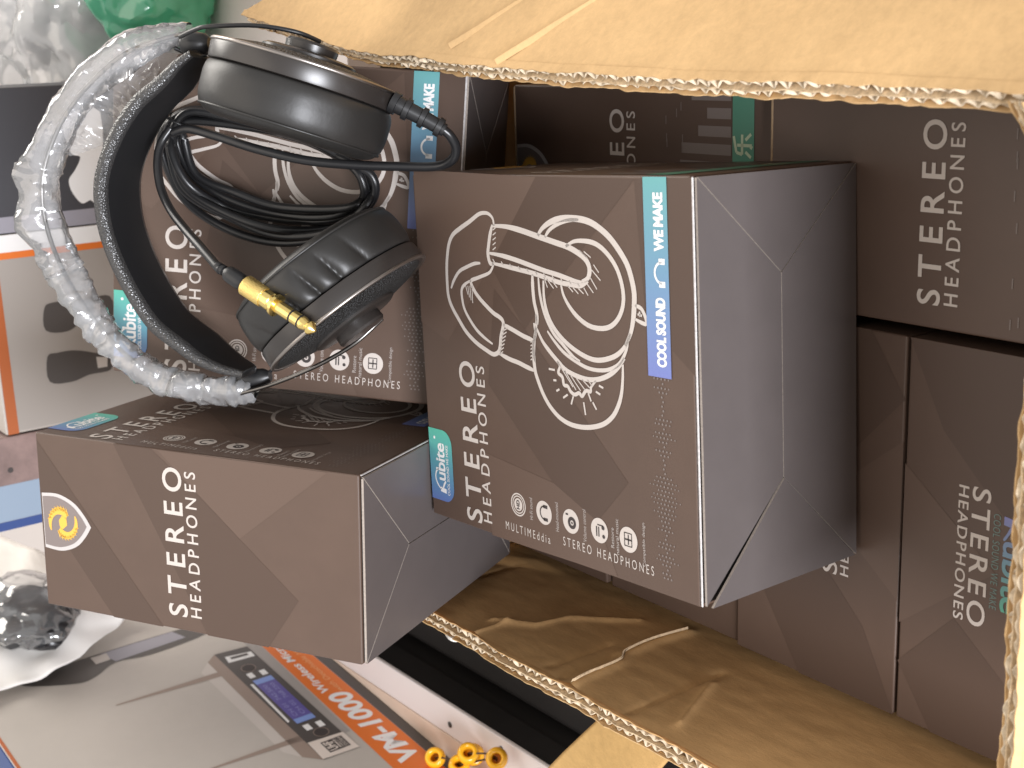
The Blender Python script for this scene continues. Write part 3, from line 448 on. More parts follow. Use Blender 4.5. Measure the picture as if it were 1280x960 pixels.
def make_box(mw, label, art, flaps=True, gap=None, group='taupe printed headphone boxes'):
    t = empty('headphone_box', Matrix(mw), label, 'box', group)
    link('body', cached('body', body_mesh), None, t)
    if flaps:
        link('base_gap_shade', cached('void', lambda: boxmesh('base_gap_shade', (.002, .002, .0004), (BW-.002, BD-.002, .0015), mat('flap_gap_shade', (.03, .025, .022), .9), 0)), None, t)  # near-black slab paints the shade between the base flaps
        for k in ('front', 'back', 'left', 'right'):
            lift = gap.get(k) if gap else None
            f = link('base_flap', cached(('flap', k, str(lift)), lambda: flap_mesh(FL[k], 0, lift)), None, t); f.location.z = -.0009
        link('worn_edge', cached('wear', lambda: boxmesh('worn_edge', (.0006, -.0002, -.0001), (BW-.0006, .0005, .0011), wear_m, .0003, 1)), None, t)
    for a in art: {'f': front_art, 'a': side_a, 'b': side_b, 't': top_art}[a](t)
    return t
make_box(M_MAIN, 'large unobstructed headphone box with white headphone drawing, lying over the open carton', 'fb', True, {'left': [.0035, .0006, 0], 'front': [.0006, 0, 0, 0]})
make_box(M_LEAN, 'headphone box leaning out of the carton showing its gold bird shield side', 'fa', True)
make_box(M_UPPER, 'headphone box on which the black headphones and coiled cable lie', 'f', True)
ZT = .4455
def upright(x0, y0, turned, z, label, art):
    if turned: mw = Matrix(((-1, 0, 0, x0+BW), (0, -1, 0, y0+BD), (0, 0, 1, z-BH), (0, 0, 0, 1)))
    else: mw = Matrix(((1, 0, 0, x0), (0, 1, 0, y0), (0, 0, 1, z-BH), (0, 0, 0, 1)))
    return make_box(mw, label, art, False)
upright(-.1905, -.1060, True, ZT+.0005, 'headphone box standing upright in the carton with its lettered top by the near cardboard edge', 't')
upright(-.1905, .0006, False, ZT, 'headphone box standing upright in the carton, partly under the lying box', 't')
upright(-.1895, .1068, False, ZT-.002, 'headphone box in the carton whose plain top corner shows beside the brown cardboard wall', '')
upright(-.1880, .2130, False, ZT+.0005, 'headphone box in the carton between the leaning box and the lying box', '')
def onside(x0, y0, z, label):
    t = make_box(Matrix(((0, 1, 0, x0), (0, 0, 1, y0), (1, 0, 0, z-BW), (0, 0, 0, 1))), label, 'b', False)
    for q, zz in enumerate((0, BH)):
        link('worn_edge', cached(('we', q), lambda: boxmesh('worn_edge', (BW-.0009, .001, zz-.0003 if q == 0 else zz-.0011), (BW+.00025, BD-.001, .0011 if q == 0 else zz+.0003), mat('tan_worn_edge', (.36, .25, .15), .8, vary=.2, vscale=300), .0003, 1)), None, t)
    return t
onside(.0050, -.1290, ZT, 'headphone box lying on its side in the carton, large lettering beside the near flap')
onside(.0045, .0868, ZT-.007, 'shaded headphone box with a green strip and grey bars under the carton flap')
# ------------------------------------------------------------------ the carton
ct = empty('cardboard_carton', Matrix.Translation((.05, .09, FZ)), 'open kraft cardboard carton with torn corrugated edges holding the headphone boxes', 'carton')
inv = ct.matrix_world.inverted()
def cpart(name, vs_, fs, material, smooth=False): return link(name, me(name, [inv @ V(v) for v in vs_], fs, material, smooth), None, ct)
TH = .0105
def slab(path_pts, z0, z1):
    n = len(path_pts); v = [(*q[:2], z0) for q in path_pts]+[(*q[:2], z1) for q in path_pts]
    return v, [tuple(range(n))[::-1], tuple(range(n, 2*n))]+[(i, (i+1) % n, (i+1) % n+n, i+n) for i in range(n)]
def nz(x, s=1.0, k=0): return noise.noise(V((x*s, k*7.3, 1.7)))
def corr_edge(path, inward, upv, thick, depth=.011, pitch=.0062, k=0, wobble=.0012, surf=None, under=None):
    """cut edge of double-wall board: three liners and two layers of fluting. path: points along the outer face; thickness goes along -upv."""
    path = [V(q) for q in path]; upv = V(upv); inward = V(inward); surf = surf or kraft_out; under = under or kraft_edge
    d = [0]
    for a, b in zip(path, path[1:]): d.append(d[-1]+(b-a).length)
    L = d[-1]
    def at(s):
        for i in range(len(path)-1):
            if s <= d[i+1] or i == len(path)-2: return path[i].lerp(path[i+1], (s-d[i])/(d[i+1]-d[i]))
    def ribbon(off0, amp, ph, n_per=8, ragged=.0016, seed=0):
        n = int(L/pitch*n_per); v, f = [], []
        for i in range(n+1):
            s = L*i/n; c = at(s); crush = .62+.55*nz(s, 40, seed)
            o_ = off0+amp*crush*math.sin(2*math.pi*(s/pitch+.35*nz(s, 60, seed+3))+ph)
            rg = ragged*nz(s, 260, seed+5)+.0008*nz(s, 70, seed+9)
            v += [c-upv*o_+inward*(rg+.0004), c-upv*o_+inward*depth]
            if i: f.append((2*i-2, 2*i, 2*i+1, 2*i-1))
        return v, f
    t1 = thick*.56
    for nm, (o_, a_, ph, sd) in {'fluting': (t1*.5, t1*.40, 0, k+1), 'fluting.': (t1+(thick-t1)*.5, (thick-t1)*.40, 1.3, k+2)}.items():
        v, f = ribbon(o_, a_, ph, seed=sd)
        ob = cpart('fluting', v, f, flute_m, True); md = ob.modifiers.new('s', 'SOLIDIFY'); md.thickness = .00045
    for q, o_ in enumerate((0.0003, t1, thick-.0003)):
        n = int(L/.0022); v, f = [], []; wd = .0042
        for i in range(n+1):
            s = L*i/n; c = at(s); rg = .0010*nz(s, 170, k+q+11)+wobble*nz(s, 30, k+20); dd = .0006*nz(s, 120, k+q+31)
            for w_ in (-.0003, .0003): v += [c-upv*(o_+w_+dd)+inward*rg, c-upv*(o_+w_)+inward*wd]
            if i: b = 4*i; f += [(b-4, b, b+1, b-3), (b-2, b-1, b+3, b+2), (b-4, b-2, b+2, b)]
        cpart('liner_edge', v, f, (surf, kraft_edge, under)[q], False)
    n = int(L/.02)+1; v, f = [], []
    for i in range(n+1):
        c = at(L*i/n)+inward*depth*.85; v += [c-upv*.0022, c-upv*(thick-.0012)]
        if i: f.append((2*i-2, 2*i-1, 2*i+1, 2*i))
    cpart('core_shade', v, f, core_dark)  # dark strip: shade behind the fluting put in as colour
# right-hand flap, half raised, with a cut free edge
ZF = .56; XR, YN = .262, -.182; TF = .0108
FN = V(FLAP_N); FI = V((FN.z, 0, -FN.x))
fe_d = catmull([V(q) for q in FLAP_EDGE], 10)
def sheet(rows, thick, nrm, material_top, material_bot, name):
    n, nu = len(rows), len(rows[0]); v = [c for r in rows for c in r]; f = []
    for i in range(n-1):
        for k in range(nu-1): a = i*nu+k; f.append((a, a+1, a+nu+1, a+nu))
    nv = len(v); v2 = v+[c-nrm*thick for c in v]; f2 = [q[::-1] for q in f]+[tuple(i+nv for i in q) for q in f]
    ob = cpart(name, v2, f2, material_top, True); ob.data.materials.append(material_bot)
    for i, q in enumerate(ob.data.polygons): q.material_index = 0 if i < len(f) else 1
    return ob
far, rows = V(FLAP_FAR), []
wav = lambda c: .0016*noise.noise(V((c.y*11, c.x*7, 2)))+.0006*noise.noise(V((c.y*45, c.x*40, 5)))
for i, p in enumerate(fe_d):
    t = i/(len(fe_d)-1); a = p+FI*.0034; hy = p.y+.012*(1-t)
    q = V((XR, hy, p.z-(XR-p.x)*FN.x/FN.z)); q = q.lerp(V((XR, far.y, far.z)), max(0, (t-.55)/.45)**1.5)
    r = []
    for k in range(23):
        u = k/22; c = a.lerp(q, u); c = c+FN*(wav(c)-.0016*math.exp(-(u*9)**2)+.012*max(0, (t-.86)/.14)**2*(1-.3*u)); r.append(c)
    rows.append(r)
sheet(rows, TF, FN, kraft_out, kraft_in, 'top_flap')
corr_edge([p+FN*(wav(p)-.0012+.012*max(0, (i/(len(fe_d)-1)-.86)/.14)**2) for i, p in enumerate(fe_d)], FI, FN, TF, k=3, pitch=.0072, under=kraft_out)
for i, (a_, b_) in enumerate(FLAP_LINES):
    a_, b_ = V(a_), V(b_); b_ = a_+(b_-a_)*1.5; dx = V((.0014, .0012, 0))*(1 if i < 2 else 2.6); n = 24; v, f = [], []
    for j in range(n+1):
        c = a_.lerp(b_, j/n)+FN*(.00015+wav(a_.lerp(b_, j/n)))
        for kk, (s, hz) in enumerate(((-1, -.0004), (0, 0), (1, -.0004))): v.append(c+dx*s*(1 if j < n else .2)+FN*hz)
        if j: b = 3*j; f += [(b-3, b-2, b+1, b), (b-2, b-1, b+2, b+1)]
    cpart('board_crease', v, f, kraft_out, True)
# near flap, half raised too
NN = V((0, -.857, .515)); NI = V((0, -.515, -.857))
ne_d = catmull([V(q) for q in NEAR_EDGE], 10); rows = []
for p in ne_d:
    a = p+NI*.0034; q = p+NI*.10; rows.append([a.lerp(q, k/9)+NN*(.0012*noise.noise(V((p.x*20, k*.2, 8)))-.0014*math.exp(-(k/9*7)**2)) for k in range(10)])
sheet([r for r in rows[::-1]], TF*.9, NN, kraft_out, kraft_in, 'near_flap')
corr_edge([p-NN*.0012 for p in ne_d], NI, NN, TF*.9, k=7, pitch=.0085, under=kraft_out)
# left wall: creased inner face, torn top edge
XW, YW0, YW1, ZW = -.197, -.182, .325, .5375
def dseg(p, a, b):
    a = V((a[0], a[1])); b = V((b[0], b[1])); ab = b-a; t = max(0, min(1, (p-a).dot(ab)/ab.length_squared)); return (p-a-ab*t).length
v, f = [], []; NY, NZ = 400, 110
for i in range(NY+1):
    for k in range(NZ+1):
        y_ = YW0+(YW1-YW0)*i/NY; z_ = .24+(ZW-.24)*(k/NZ)**.72; p = V((y_, z_)); dx = .0004*noise.noise(V((y_*14, z_*14, 3)))+.0003*noise.noise(V((y_*50, z_*120, 9)))
        if z_ > .42:
            for q, C in enumerate(WALL_CREASE):
                dm = min(dseg(p, C[j], C[j+1]) for j in range(len(C)-1)); dx += (.0010*math.exp(-(dm/.0036)**2)+.0011*math.exp(-(dm/.0013)**2))*((1, -.8, -.8, -.9, 1, -.5, .6)[q])
            dm = min(dseg(p, WALL_TEAR[j], WALL_TEAR[j+1]) for j in range(len(WALL_TEAR)-1)); dx += .0016*math.exp(-(dm/.004)**2)
        v.append((XW+dx, y_, z_))
        if i and k: a = i*(NZ+1)+k; f.append((a-NZ-2, a-1, a, a-NZ-1))
cpart('left_wall', v, f, kraft_in, True)
cpart('left_wall_outside', *[(lambda q: q)(x) for x in ([(XW-TH, YW0, .24), (XW-TH, YW1, .24), (XW-TH, YW1, ZW-.001), (XW-TH, YW0, ZW-.001)], [(0, 1, 2, 3)])], kraft_out)
corr_edge([V((XW-.0010, YW0+(YW1-YW0)*i/60, ZW+.0005+.0015*nz(i*.1, 1, 4))) for i in range(61)], (0, 0, -1), (1, 0, 0), TH, k=13, pitch=.0074, wobble=.0022, surf=kraft_in, under=kraft_out)
tr = catmull([(XW+.0028, *q) for q in WALL_TEAR], 8); v, f = [], []     # pale torn ply along the split
for i, c in enumerate(tr):
    t = i/(len(tr)-1); w_ = .0010*(1-.75*t)*(1+.9*nz(i*.6, 1, 2))
    v += [(c.x-.001, c.y, c.z-w_), (c.x+.0006, c.y, c.z+w_*.2), (c.x-.0008, c.y, c.z+w_)]
    if i: b = 3*i; f += [(b-3, b-2, b+1, b), (b-2, b-1, b+2, b+1)]
cpart('torn_ply', v, f, kraft_edge)
v, f = [], []
for i, c in enumerate(tr):
    w_ = .0007*(1-.6*i/len(tr)); v += [(c.x+.0004, c.y, c.z-.0016-w_), (c.x+.0004, c.y, c.z-.0016+w_)]
    if i: b = 2*i; f.append((b-2, b-1, b+1, b))
cpart('tear_shade', v, f, core_dark)  # dark strip painted as the shade beside the torn ply
tb = catmull([V(q) for q in TAB]+[V((-.208, .262, .520)), V((-.208, .276, .518))], 5); cpart('torn_tab', *slab([(0, 0)]*3, 0, 1), kraft_in) if 0 else None
v = [(p.x, p.y, p.z) for p in tb]; nn = len(v); v += [(p.x-.002, p.y, p.z) for p in tb]
cpart('torn_tab', v, [tuple(range(nn)), tuple(range(nn, 2*nn))[::-1]]+[(i, (i+1) % nn, (i+1) % nn+nn, i+nn) for i in range(nn)], paper)
# other walls and bottom
def wallbox(name, lo, hi, m_): ob = link(name, boxmesh(name, lo, hi, m_, 0), None, ct, inv); return ob
wallbox('near_wall', (-.204, YN-.006, .235), (XR, YN, .470), kraft_in)
wallbox('right_wall', (XR, YN-.006, .235), (XR+.007, .336, .425), kraft_in)
wallbox('far_wall', (-.072, .3290, .235), (XR, .3360, .437), kraft_in)
wallbox('far_wall_high_part', (-.204, .3290, .235), (-.0725, .3360, .462), kraft_in)
wallbox('bottom_panel', (-.204, YN-.006, FZ), (XR+.007, .336, .2335), kraft_in)
wallbox('inner_pad', (.003, -.155, .2336), (.255, .322, .247), kraft_in)
# outer flap hanging beside the left wall
h0, h1, t0, t1_ = V((-.2075, .130, .500)), V((-.2075, .078, .500)), V((-.400, .318, .455)), V((-.385, .225, .440)); rows = []
for i in range(25):
    t = i/24; a = h0.lerp(h1, t); b = t0.lerp(t1_, t); rows.append([a.lerp(b, k/8)+V((0, 0, .012*math.sin(math.pi*k/8)+.002*nz(t+k*.3, 3, 2))) for k in range(9)])
ob = cpart('side_flap', [p for r in rows for p in r], [(i*9+k, i*9+k+1, i*9+k+10, i*9+k+9) for i in range(24) for k in range(8)], kraft('kraft_side_flap', (.50, .31, .12), (1, 1, 1)), True); md = ob.modifiers.new('s', 'SOLIDIFY'); md.thickness = .004
# ------------------------------------------------------------------ the headphones
NUv, RUv, VUv = V(NU), V(RU), V(VU)
hp0 = (V(CUP1)+V(CUP2))/2
hp = empty('headphones', Matrix.Translation(hp0), 'black over-ear headphones with plastic-wrapped headband lying on the upper box', 'headphones')
hi_ = hp.matrix_world.inverted()
def hpart(name, vs_, fs, material, smooth=True, parent=hp): return link(name, me(name, [hi_ @ V(v) for v in vs_], fs, material, smooth), None, parent)
def htube(name, P, rad, material, n=10, sides=10, closed=False, radfun=None, parent=hp):
    v, f = tube_vf(catmull(P, n, closed), rad, sides, closed, radfun); return hpart(name, v, f, material, True, parent)
def cup(center, axis, R, wrinkle, name):
    ax = V(axis).normalized(); xx = NUv-ax*NUv.dot(ax); xx.normalize(); yy = ax.cross(xx)
    mw = Matrix(((xx.x, yy.x, ax.x, center[0]), (xx.y, yy.y, ax.y, center[1]), (xx.z, yy.z, ax.z, center[2]), (0, 0, 0, 1)))
    hs = R
    prof = [(hs*.955, .0085), (hs*.985, .0090), (hs*.99, .0100), (hs*1.0, .0160), (hs*.995, .0178), (hs*.97, .0186)]
    c = link('ear_cup', autosmooth(lathe('ear_cup', [(hs*.5, .0085)]+prof, satin, 96), 30), None, hp, hi_ @ mw)
    def wob(r, z, a):
        if wrinkle:
            da = (a-wrinkle+math.pi) % (2*math.pi)-math.pi; w_ = math.exp(-(da/.80)**2); m_ = max(0, 1-abs((z-.0035)/.016))**.8
            fold = abs(math.sin(da*7.5+1.3*math.sin(da*3.1+.5)+z*55))**.5
            r -= .0055*w_*m_*(1-fold)*(r/hs)
        r += .0004*noise.noise(V((math.cos(a)*3, math.sin(a)*3, z*60)))
        return r, z
    cp = [(hs*.46, -.012), (hs*.55, -.0165), (hs*.72, -.0185), (hs*.86, -.0175), (hs*.945, -.0145), (hs*.985, -.0105), (hs*1.0, -.0055), (hs*1.003, -.001), (hs*1.0, .003), (hs*.985, .0062), (hs*.962, .0080), (hs*.93, .0084)]
    P = [V((r, 0, z)) for r, z in cp]; cp2 = [(p.x, p.z) for p in catmull(P, 4)]
    link('ear_cushion', lathe('ear_cushion', cp2, leather, 300, wob), None, c)
    seam = [V((hs*.955*math.cos(a), hs*.955*math.sin(a), -.0142)) for a in [2*math.pi*k/96 for k in range(96)]]
    v, f = tube_vf(seam, .0008, 6, True); link('seam', me('seam', v, f, leather, True), None, c)
    rim = [V((hs*.988*math.cos(a), hs*.988*math.sin(a), .0182)) for a in [2*math.pi*k/96 for k in range(96)]]
    v, f = tube_vf(rim, .0011, 8, True); link('bright_rim', me('bright_rim', v, f, rimm, True), None, c)
    link('grille', lathe('grille', [(hs*.955, .0180), (hs*.90, .0192), (hs*.78, .0210), (hs*.62, .0224), (hs*.5, .0229)], grille, 72), None, c)
    link('back_plate', autosmooth(lathe('back_plate', [(hs*.5, .0222), (hs*.5, .0242), (hs*.46, .0252), (hs*.2, .0254)], satin, 64), 30), None, c)
    k = link('knob', autosmooth(lathe('knob', [(hs*.27, .0250), (hs*.28, .0295), (hs*.26, .0310), (hs*.1, .0313)], satin, 64), 30), None, c)
    return c, mw
ax1 = RUv*.965-VUv*.21-NUv*.13; ax2 = -RUv*.74-VUv*.67+NUv*.02
c1, mw1 = cup(CUP1, ax1, .0495, 0, 'a'); c2, mw2 = cup(CUP2, ax2, .0500, -.15, 'b')
# padded strap: width along the viewing-out direction
def strap():
    P = catmull(STRAP, 10); n = len(P); v, f = [], []; v2, f2 = [], []
    w0 = .045
    prof = [(-.0, .0), (.0035, .003), (.0048, .0085)]
    ctr = sum(P, V())/n
    K = 12
    for i, p in enumerate(P):
        t = (P[min(i+1, n-1)]-P[max(i-1, 0)]).normalized(); inn = NUv.cross(t).normalized()
        if inn.dot(ctr-p) < 0: inn = -inn
        e = min(1, min(i, n-1-i)/(n*.16)); w_ = w0*(.45+.55*math.sin(e*math.pi/2)); th = .0085*(.5+.5*e)
        for k in range(K):        # rounded slab section
            a = 2*math.pi*k/K; ca, sa = math.cos(a), math.sin(a)
            sx = math.copysign(abs(ca)**.35, ca); sy = math.copysign(abs(sa)**.5, sa)
            v.append(p+inn*(th*.5+sy*th*.5)-NUv*(w_*.5-sx*w_*.5)+NUv*(.0))
    for i in range(n-1):
        for k in range(K):
            l = (k+1) % K; f.append((i*K+k, i*K+l, (i+1)*K+l, (i+1)*K+k))
    f += [tuple(range(K)), tuple((n-1)*K+k for k in range(K))[::-1]]
    o_ = hpart('headband_strap', v, f, pebble, True)
    o_.data.materials.append(mat('strap_lining', (.012, .012, .013), .55, spec=.35))
    for q in o_.data.polygons:
        k = min(q.vertices) % K if len(q.vertices) == 4 else 0
        ks = sorted({i % K for i in q.vertices})
        if set(ks) <= {2, 3, 4}: q.material_index = 1
    e_ = []
    for i, p in enumerate(P[6:-6]):
        e_.append(p-NUv*.001)
    return o_
strap()
htube('headband_rod', ARC_IN, .0013, steel, 14); htube('headband_rod', ARC_OUT, .0013, steel, 14)
htube('yoke_wire', ROD_A, .0012, blackp, 10); htube('yoke_wire', ROD_B, .0011, blackp, 10); htube('yoke_wire', ROD_C, .0012, steel, 10); htube('yoke_wire', ROD_D, .0011, blackp, 10)
def slider(P, r):
    a, b = V(P[0]), V(P[1]); d = (b-a); L = d.length; d.normalize(); q = d.to_track_quat('Z', 'X').to_matrix().to_4x4(); q.translation = a
    o_ = link('slider', autosmooth(lathe('slider', [(r*.7, 0), (r, .002), (r*1.05, L*.5), (r*.85, L*.85), (r*.5, L)], blackp, 24), 40), None, hp, hi_ @ q)
    nub = lathe('slider_screw', [(.0016, 0), (.0018, .001), (.0012, .0018)], steel, 14); link('slider_screw', nub, None, o_, Matrix.Translation((0, r*.95, L*.4)) @ Matrix.Rotation(-math.pi/2, 4, 'X'))
slider(SLIDER1, .0062); slider(SLIDER2, .0058)
# crumpled clear sleeve over the headband
def sleeve():
    P = catmull(SLEEVE, 10); n = len(P); sides = 15
    dist = [0]
    for a, b in zip(P, P[1:]): dist.append(dist[-1]+(b-a).length)
    L = dist[-1]
    def rf(t, a):
        s = t*L; base = .0092 if t < .1 else (.0104 if t < .45 else (.0120 if t < .66 else .0108))
        if t > .9: base *= 1-.45*(t-.9)/.1
        if t < .05: base *= .6+.4*t/.05
        low = max(0, min(1, (.52-t)/.1)); mid = math.exp(-((t-.60)/.10)**2)
        g1 = abs(noise.noise(V((s*150, math.cos(a)*.6, math.sin(a)*.6))))
        g2 = max(0, noise.noise(V((s*48, math.cos(a)*.8+4, math.sin(a)*.8))))
        cr = noise.noise(V((math.cos(a)*1.3, math.sin(a)*1.3, s*36))); cr2 = noise.noise(V((math.cos(a)*3, math.sin(a)*3, s*150+5)))
        return base*(1+.15*math.cos(2*a+6*t))*(.80+low*.34*g1+(.30+.55*mid)*g2+.16*cr+.10*cr2*low+.07*math.cos(5*a+4*cr+9*t))
    v, f = tube_vf(P, 1, sides, False, rf, cap=False)
    v = [q+V((noise.noise(q*300), noise.noise(q*300+V((9, 0, 0))), noise.noise(q*300+V((0, 9, 0)))))*.0007 for q in v]
    fl = []
    for q in f: fl += ([(q[0], q[1], q[2]), (q[0], q[2], q[3])] if random.random() < .5 else [(q[0], q[1], q[3]), (q[1], q[2], q[3])])
    o_ = hpart('plastic_sleeve', v, fl, sleeve_m, True); autosmooth(o_.data, 62); o_.data.materials.append(sleeve_c)
    for q in o_.data.polygons: q.material_index = 1 if q.index/len(fl) > .46+.08*nz(q.index*.01, 1, 3) else 0
    # loose film of the sleeve between the arms near the upper cup
    v, f = [], []
    A_ = P[int(n*.70):int(n*.985)]
    for i, p in enumerate(A_):
        t = i/(len(A_)-1); w_ = .034*math.sin(math.pi*min(1, t*.9+.08))**.7
        tt = (A_[min(i+1, len(A_)-1)]-A_[max(i-1, 0)]).normalized(); inn = NUv.cross(tt).normalized()
        if inn.dot(hp0-p) < 0: inn = -inn
        for k in range(12):
            s = k/11; v.append(p+inn*(w_*s-.004)+NUv*(.006*noise.noise(V((i*.09, s*3, 2)))+.0035*noise.noise(V((i*.35, s*8, 7)))+.004-.012*s))
            if i and k: a = i*12+k; f += [(a-13, a-12, a), (a-13, a, a-1)]
    autosmooth(hpart('loose_film', v, f, sleeve_c, True).data, 62)
sleeve()
# cable: coil, lead, strain relief, jack
for L in LOOPS: htube('cable_loop', L, .0025, rubber, 10, 10, True)
htube('cable_lead', LEAD, .0025, rubber); htube('cable_lead', JACKLEAD, .0024, rubber)
P = catmull(RELIEF, 40); n = len(P)
def rr(t, a):
    if t < .22: return .0058
    if t > .93: return .0034
    b = .0047-.0014*(t-.22); return b+(.0013 if (t*4.2+.1) % 1 > .66 else 0)
v, f = tube_vf(P, 1, 16, False, rr); autosmooth(hpart('strain_relief', v, f, blackp).data, 40)
tie = [V(TIE)+(NUv*math.cos(a)*.010+RUv*math.sin(a)*.004+VUv*math.sin(a)*.0085) for a in [2*math.pi*k/20 for k in range(20)]]
htube('cable_tie', tie, .0009, blackp, 3, 8, True)
ja, jb = V(JACK[0]), V(JACK[1]); d = jb-ja; JL = d.length; d.normalize(); q = d.to_track_quat('Z', 'X').to_matrix().to_4x4(); q.translation = ja
jp = link('jack_plug', autosmooth(lathe('jack_plug', [(.0022, -.001), (.0026, 0), (.0026, .0018), (.0021, .0020), (.0021, .0026), (.0027, .0028), (.0027, .0046), (.0022, .0048), (.0023, .0056), (.0040, .0075), (.0043, .010), (.0043, .0165), (.0038, .0180), (.0034, .0195)], blackp, 28), 40), None, hp, hi_ @ q)
s = JL/.0665
def jl(name, prof, m_): link(name, autosmooth(lathe(name, [(r, z*s) for r, z in prof], m_, 40), 35), None, jp)
jl('barrel', [(.0045, .0195), (.0054, .0200), (.0054, .0320), (.0050, .0326)], gold_k)
jl('collar', [(.0047, .0326), (.0048, .0375), (.0043, .0380), (.0043, .0395), (.0058, .0398), (.0058, .0413), (.0036, .0418)], gold)
jl('sleeve_contact', [(.0034, .0418), (.0034, .0510)], gold); jl('insulator_ring', [(.0035, .0510), (.0035, .0520)], blackp)
jl('ring_contact', [(.0034, .0520), (.0034, .0565)], gold); jl('insulator_ring', [(.0035, .0565), (.0035, .0574)], blackp)
jl('tip', [(.0034, .0574), (.0035, .0588), (.0028, .0604), (.0026, .0614), (.0036, .0630), (.0032, .0643), (.0008, .0665)], gold)
# ------------------------------------------------------------------ worktop on the left and behind
wt = empty('worktop', Matrix.Translation((-.9, .9, FZ))); tag(wt, 'low white laminate worktop running beside and behind the carton', 'worktop', kind='structure')
wi = wt.matrix_world.inverted()
XE = -.384; WZ = .402
def wpart(name, lo, hi, m_, bev=.001): return link(name, boxmesh(name, lo, hi, m_, bev), None, wt, wi)
wpart('white_board', (-.412, -.9, WZ-.004), (XE, .80, WZ), white_board); wpart('beige_board', (-1.8, -.9, WZ-.03), (-.4125, .80, WZ+.0003), beige_board)
wpart('rear_board', (-1.8, .8005, WZ-.03), (1.4, 2.6, WZ), white_board); wpart('rear_shelf', (-.21, .56, WZ-.03), (1.4, .8, WZ), white_board); wpart('rear_shelf_base', (-.205, .565, FZ), (1.38, .7995, WZ-.0305), black_case); wpart('plinth', (-1.78, -.88, FZ), (-.50, 2.5, WZ-.0305), black_case); wpart('front_panel', (-.4995, -.88, FZ), (XE-.004, 0.7995, WZ-.0305), black_case, 0); wpart('board_support', (-.412, -.88, WZ-.0304), (XE-.002, 0.7995, WZ-.0041), black_case, 0); wpart('rear_plinth', (-.4995, .80, FZ), (1.38, 2.5, WZ-.0305), black_case)
for (x_, y_) in ((-.4015, .462), (-.3935, .392), (-.395, .30), (-.395, .20)):
    sc = lathe('screw_head', [(.0026, 0), (.0026, .0006), (.0014, .0009)], screwm, 18); link('screw_head', sc, None, wt, wi @ Matrix.Translation((x_, y_, WZ)))
bc = link('equipment_case', boxmesh('equipment_case', (0, 0, 0), (.155, .96, .135), black_case, .006, 3)); bc.location = (XE+.006, -.18, FZ)
tag(bc, 'black equipment case standing between the white worktop edge and the carton', 'case')
